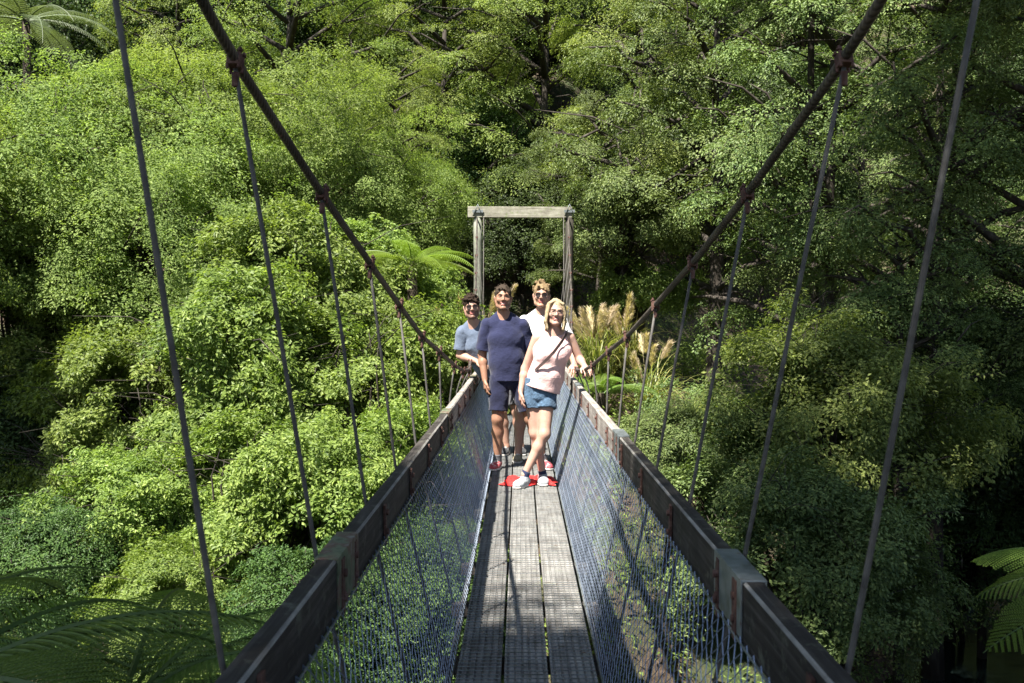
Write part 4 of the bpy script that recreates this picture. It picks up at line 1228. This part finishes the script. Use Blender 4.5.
# ------------------------------------------------------------------ ferns, grasses and plumes
def frond(L, wid, arch, npin, seed, lift=.5, leafl=.05, sub=12, side_droop=.25):
    """one pinnate frond along +x from the origin, arching down; returns V,F,tint"""
    g = np.random.default_rng(seed)
    t = np.linspace(0, 1, 40)
    ang = lift - arch*t**1.3
    dx = np.cos(ang); dz = np.sin(ang); st = L/39
    X = np.concatenate([[0], np.cumsum(dx[:-1]*st)]); Z = np.concatenate([[0], np.cumsum(dz[:-1]*st)])
    Vs, Fs, Ts = [], [], []; n0 = 0
    # rachis
    r = .011*L*(1-.85*t)
    ring = []
    for a in range(4):
        an = a*math.pi/2
        ring.append(np.stack([X-np.sin(ang)*r*math.cos(an), r*math.sin(an), Z+np.cos(ang)*r*math.cos(an)], -1))
    RV = np.stack(ring, 1).reshape(-1, 3); i = np.arange(39)
    for a in range(4):
        b = (a+1) % 4; Fs.append(np.stack([i*4+a, i*4+b, i*4+4+b, i*4+4+a], -1)); Ts.append(np.full(39, .1))
    Vs.append(RV); n0 += len(RV)
    for k in range(npin):
        u = .10+.88*(k+.5)/npin
        px, pz, an = np.interp(u, t, X), np.interp(u, t, Z), np.interp(u, t, ang)
        fwd = np.array([math.cos(an), 0, math.sin(an)]); up = np.array([-math.sin(an), 0, math.cos(an)])
        ln = wid*math.sin(math.pi*min(1, .12+u*.9)**.8)**.8*(1-.25*u)*g.uniform(.92, 1.05)
        for s in (-1, 1):
            lat = np.array([0, s, 0.])
            d = norm(lat*.86+fwd*(.42+.35*u)-up*side_droop*.3)
            q = np.linspace(.06, 1, sub)
            P = np.array([px, 0, pz])+d*ln*q[:, None]-up*side_droop*ln*(q**2)[:, None]*.7
            ll = leafl*(1-.7*q)*ln/wid*1.6+.006
            across = norm(np.cross(d, up)); 
            for w in (-1, 1):
                dd = norm(across*w*.9+d*.55-up*.12)
                W = d*(ln/sub*.36)
                A = P-W; B = P+dd*ll[:, None]*.55-W*.6+up*.004; C = P+dd*ll[:, None]+W*.5; D = P+W
                Vs.append(np.stack([A, B, C, D], 1).reshape(-1, 3)); m = len(P)
                Fs.append(n0+np.arange(m*4).reshape(m, 4)); n0 += m*4
                Ts.append(np.clip(g.normal(.5, .12, m)+.15*(u-.5), 0, 1))
    return np.concatenate(Vs), np.concatenate(Fs), np.concatenate(Ts)

def fern_plant(name, pos, nf, L, wid, seed, mat, label, lift=(.35, .9), arch=1.5, az=None, trunk_r=.09, npin=26, leafl=.05, sub=12):
    g = random.Random(seed)
    gz = float(ground_z(pos[0], pos[1])); gz = min(gz, pos[2]-.15)
    root = empty(name, (pos[0], pos[1], gz)); h = pos[2]-gz
    tag(root, label, 'tree fern' if h > .6 else 'fern')
    meshes = []
    for v in range(3):
        V, F, T = frond(L, wid, arch*(.85+.15*v), npin, seed*7+v, lift[0]+(lift[1]-lift[0])*v/2, leafl, sub)
        me = np_mesh('frond', V, F, None, T); me.materials.append(M[mat]); meshes.append(me)
    for k in range(nf):
        a = k*2*math.pi/nf+g.uniform(-.2, .2) if az is None else az[k % len(az)]+g.uniform(-.05, .05)
        o = bpy.data.objects.new('frond', meshes[k % 3]); COL.objects.link(o); o.parent = root
        o.location = (.04*math.cos(a), .04*math.sin(a), h); o.rotation_euler = (g.uniform(-.25, .25), g.uniform(-.12, .12), a)
        s = g.uniform(.85, 1.1); o.scale = (s, s, s)
    m = MB(); m.tube([(0, 0, -.3), (.02, .01, h*.5), (0, 0, h+.03)], [trunk_r*1.3, trunk_r, trunk_r*.9], 10); m.build('trunk', M['fern_trunk'], root)
    return root

fern_plant('tree_fern', (-2.5, 3.6, -.06), 22, 1.7, .36, 3, 'leaf_fern', 'dark green tree fern crown spreading in the lower left corner', (.25, .65), 1.15, npin=34, sub=22, leafl=.017)
fern_plant('tree_fern', (-1.75, 4.2, -.22), 18, 1.4, .32, 4, 'leaf_fern', 'second fern crown beside the left netting, right of the corner fern', (.3, .7), 1.3, npin=32, sub=20, leafl=.016)
fern_plant('tree_fern', (-3.3, 4.7, -.35), 16, 1.6, .34, 9, 'leaf_fern', 'fern crown at the left edge behind the corner tree fern', (.3, .7), 1.2, npin=32, sub=20, leafl=.016)
fern_plant('tree_fern', tuple(at(1185, 600, 4.6)), 11, 1.05, .32, 5, 'leaf_fern', 'tree fern whose frond tips reach in from the lower right edge over the stream', (.1, .5), 1.0, npin=30, sub=20, leafl=.016)
fern_plant('tree_fern', tuple(at(28, 22, 21.5)), 14, 2.1, .42, 6, 'leaf_silver', 'silvery tree fern crown at the top left corner', (.1, .6), 1.35, npin=30, sub=14, leafl=.022)
fern_plant('tree_fern', tuple(at(412, 264, 16.2)), 11, 1.3, .34, 7, 'leaf_fern_bright', 'bright yellow green tree fern just left of the far tower', (.25, .7), 1.2, npin=30, sub=16, leafl=.017)
fern_plant('fern_clump', tuple(at(600, 395, 17.2)), 10, 1.1, .24, 8, 'leaf_fern', 'fern clump on the bank right of the bridge beyond the rail', (.5, 1.0), 1.7)

def tussock(pos, seed, nb, L, label, nplume=7, plume_h=1.7, name='toetoe_grass'):
    g = np.random.default_rng(seed)
    gz = min(float(ground_z(pos[0], pos[1])), pos[2])
    root = empty(name, (pos[0], pos[1], gz)); h = pos[2]-gz
    tag(root, label, 'tussock grass')
    n = 9; Vs, Fs, Ts = [], [], []
    for k in range(nb):
        az = g.uniform(0, 6.283); lift = g.uniform(.75, 1.5); arch = g.uniform(1.2, 2.7); l = L*g.uniform(.6, 1.15)
        t = np.linspace(0, 1, n); an = lift-arch*t**1.5
        r = np.concatenate([[0], np.cumsum(np.cos(an[:-1])*l/(n-1))]); z = np.concatenate([[0], np.cumsum(np.sin(an[:-1])*l/(n-1))])
        w = .010*(1-t**2*.95)*g.uniform(.8, 1.5)
        b = np.array([g.normal(0, .10), g.normal(0, .10), h])
        d = np.array([math.cos(az), math.sin(az), 0]); s = np.array([-d[1], d[0], 0])
        c = b+d*r[:, None]+np.array([0, 0, 1])*z[:, None]
        V = np.stack([c-s*w[:, None], c+s*w[:, None]], 1).reshape(-1, 3); i = np.arange(n-1)
        Fs.append(len(Vs)*2*n+np.stack([2*i, 2*i+1, 2*i+3, 2*i+2], -1)); Vs.append(V)
        Ts.append(np.clip(g.normal(.4, .22)+.25*t[:-1], 0, 1))
    me = np_mesh('blades', np.concatenate(Vs), np.concatenate(Fs), None, np.concatenate(Ts)); link('blades', me, root, [M['blade']])
    for k in range(nplume):
        az = g.uniform(0, 6.283); lean = g.uniform(.08, .40); H = plume_h*g.uniform(.75, 1.1)
        d = np.array([math.cos(az), math.sin(az), 0])
        f = lambda t: np.array([0, 0, h])+d*(lean*H*t**1.6)+np.array([0, 0, 1])*H*t*(1-.10*t*lean)
        pl = .40*g.uniform(.8, 1.2)/H
        m_ = 330; u = g.random(m_); a = g.uniform(0, 6.283, m_); P = np.array([f(1-pl+pl*x) for x in u])
        prof = .045*np.sin(math.pi*np.clip(.15+u*.85, 0, 1))**.8
        o = np.stack([np.cos(a), np.sin(a), np.zeros(m_)], -1)
        dr = norm(o*.38+d*.55+np.array([0, 0, .75])+g.normal(0, .15, (m_, 3)))
        ln = g.uniform(.06, .15, m_)[:, None]; P = P+o*(prof*g.random(m_))[:, None]
        sd = norm(np.cross(dr, o+.01))*.005
        V = np.stack([P-sd*.5, P+dr*ln*.6-sd, P+dr*ln+d*.012, P+dr*ln*.6+sd], 1).reshape(-1, 3)
        pm = np_mesh('plume', V, np.arange(m_*4).reshape(m_, 4), None, np.clip(g.normal(.5, .22, m_), 0, 1)); link('plume', pm, root, [M['plume']])
        mb = MB(); mb.tube([tuple(f(x)) for x in np.linspace(0, 1, 7)], [.006, .006, .005, .005, .004, .003, .002], 5); mb.build('stalk', M['blade_stalk'], root)
    return root
M['blade_stalk'] = mat_simple('blade_stalk', [(.3, (.16,.15,.06)), (.7, (.28,.24,.12))], (1,1,1), 20, .7, 0)
def gp(x, y, dz=0): return (x, y, float(ground_z(x, y))+dz)
tussock(gp(-.75, 20.9, .35), 1, 170, 1.3, 'tan plumed toetoe grass between the tower posts behind the man in navy', 9, 1.7)
tussock(gp(-1.25, 19.6, .1), 2, 120, 1.1, 'toetoe grass with tan plumes at the foot of the left tower post', 6, 1.7)
tussock(gp(1.55, 19.6, .2), 3, 170, 1.3, 'toetoe grass with pale plumes just right of the right tower post', 8, 1.4)
tussock(gp(2.3, 18.2, .1), 4, 200, 1.5, 'arching pale grass tussock on the sunny bank right of the tower', 6, 1.4)
tussock(gp(3.0, 17.4, .1), 5, 220, 1.8, 'long drooping grass tussock beside the dark trunks right of the bridge', 2, 1.4)
tussock(gp(1.35, 18.3, .55), 8, 170, 1.4, 'tan plumed toetoe grass beside the woman\'s shoulder, nearest the right rail', 8, 1.15)
tussock(gp(2.0, 19.3, .6), 9, 170, 1.4, 'bright toetoe grass higher on the bank under the right main cable', 8, 1.25)
tussock(gp(.35, 22.2, .0), 6, 120, 1.0, 'low yellow grass on the path between the tower posts', 2, 1.1)
tussock(gp(1.9, 21.5, .2), 7, 150, 1.2, 'plumed grass further up the bank behind the right tower post', 7, 1.8)
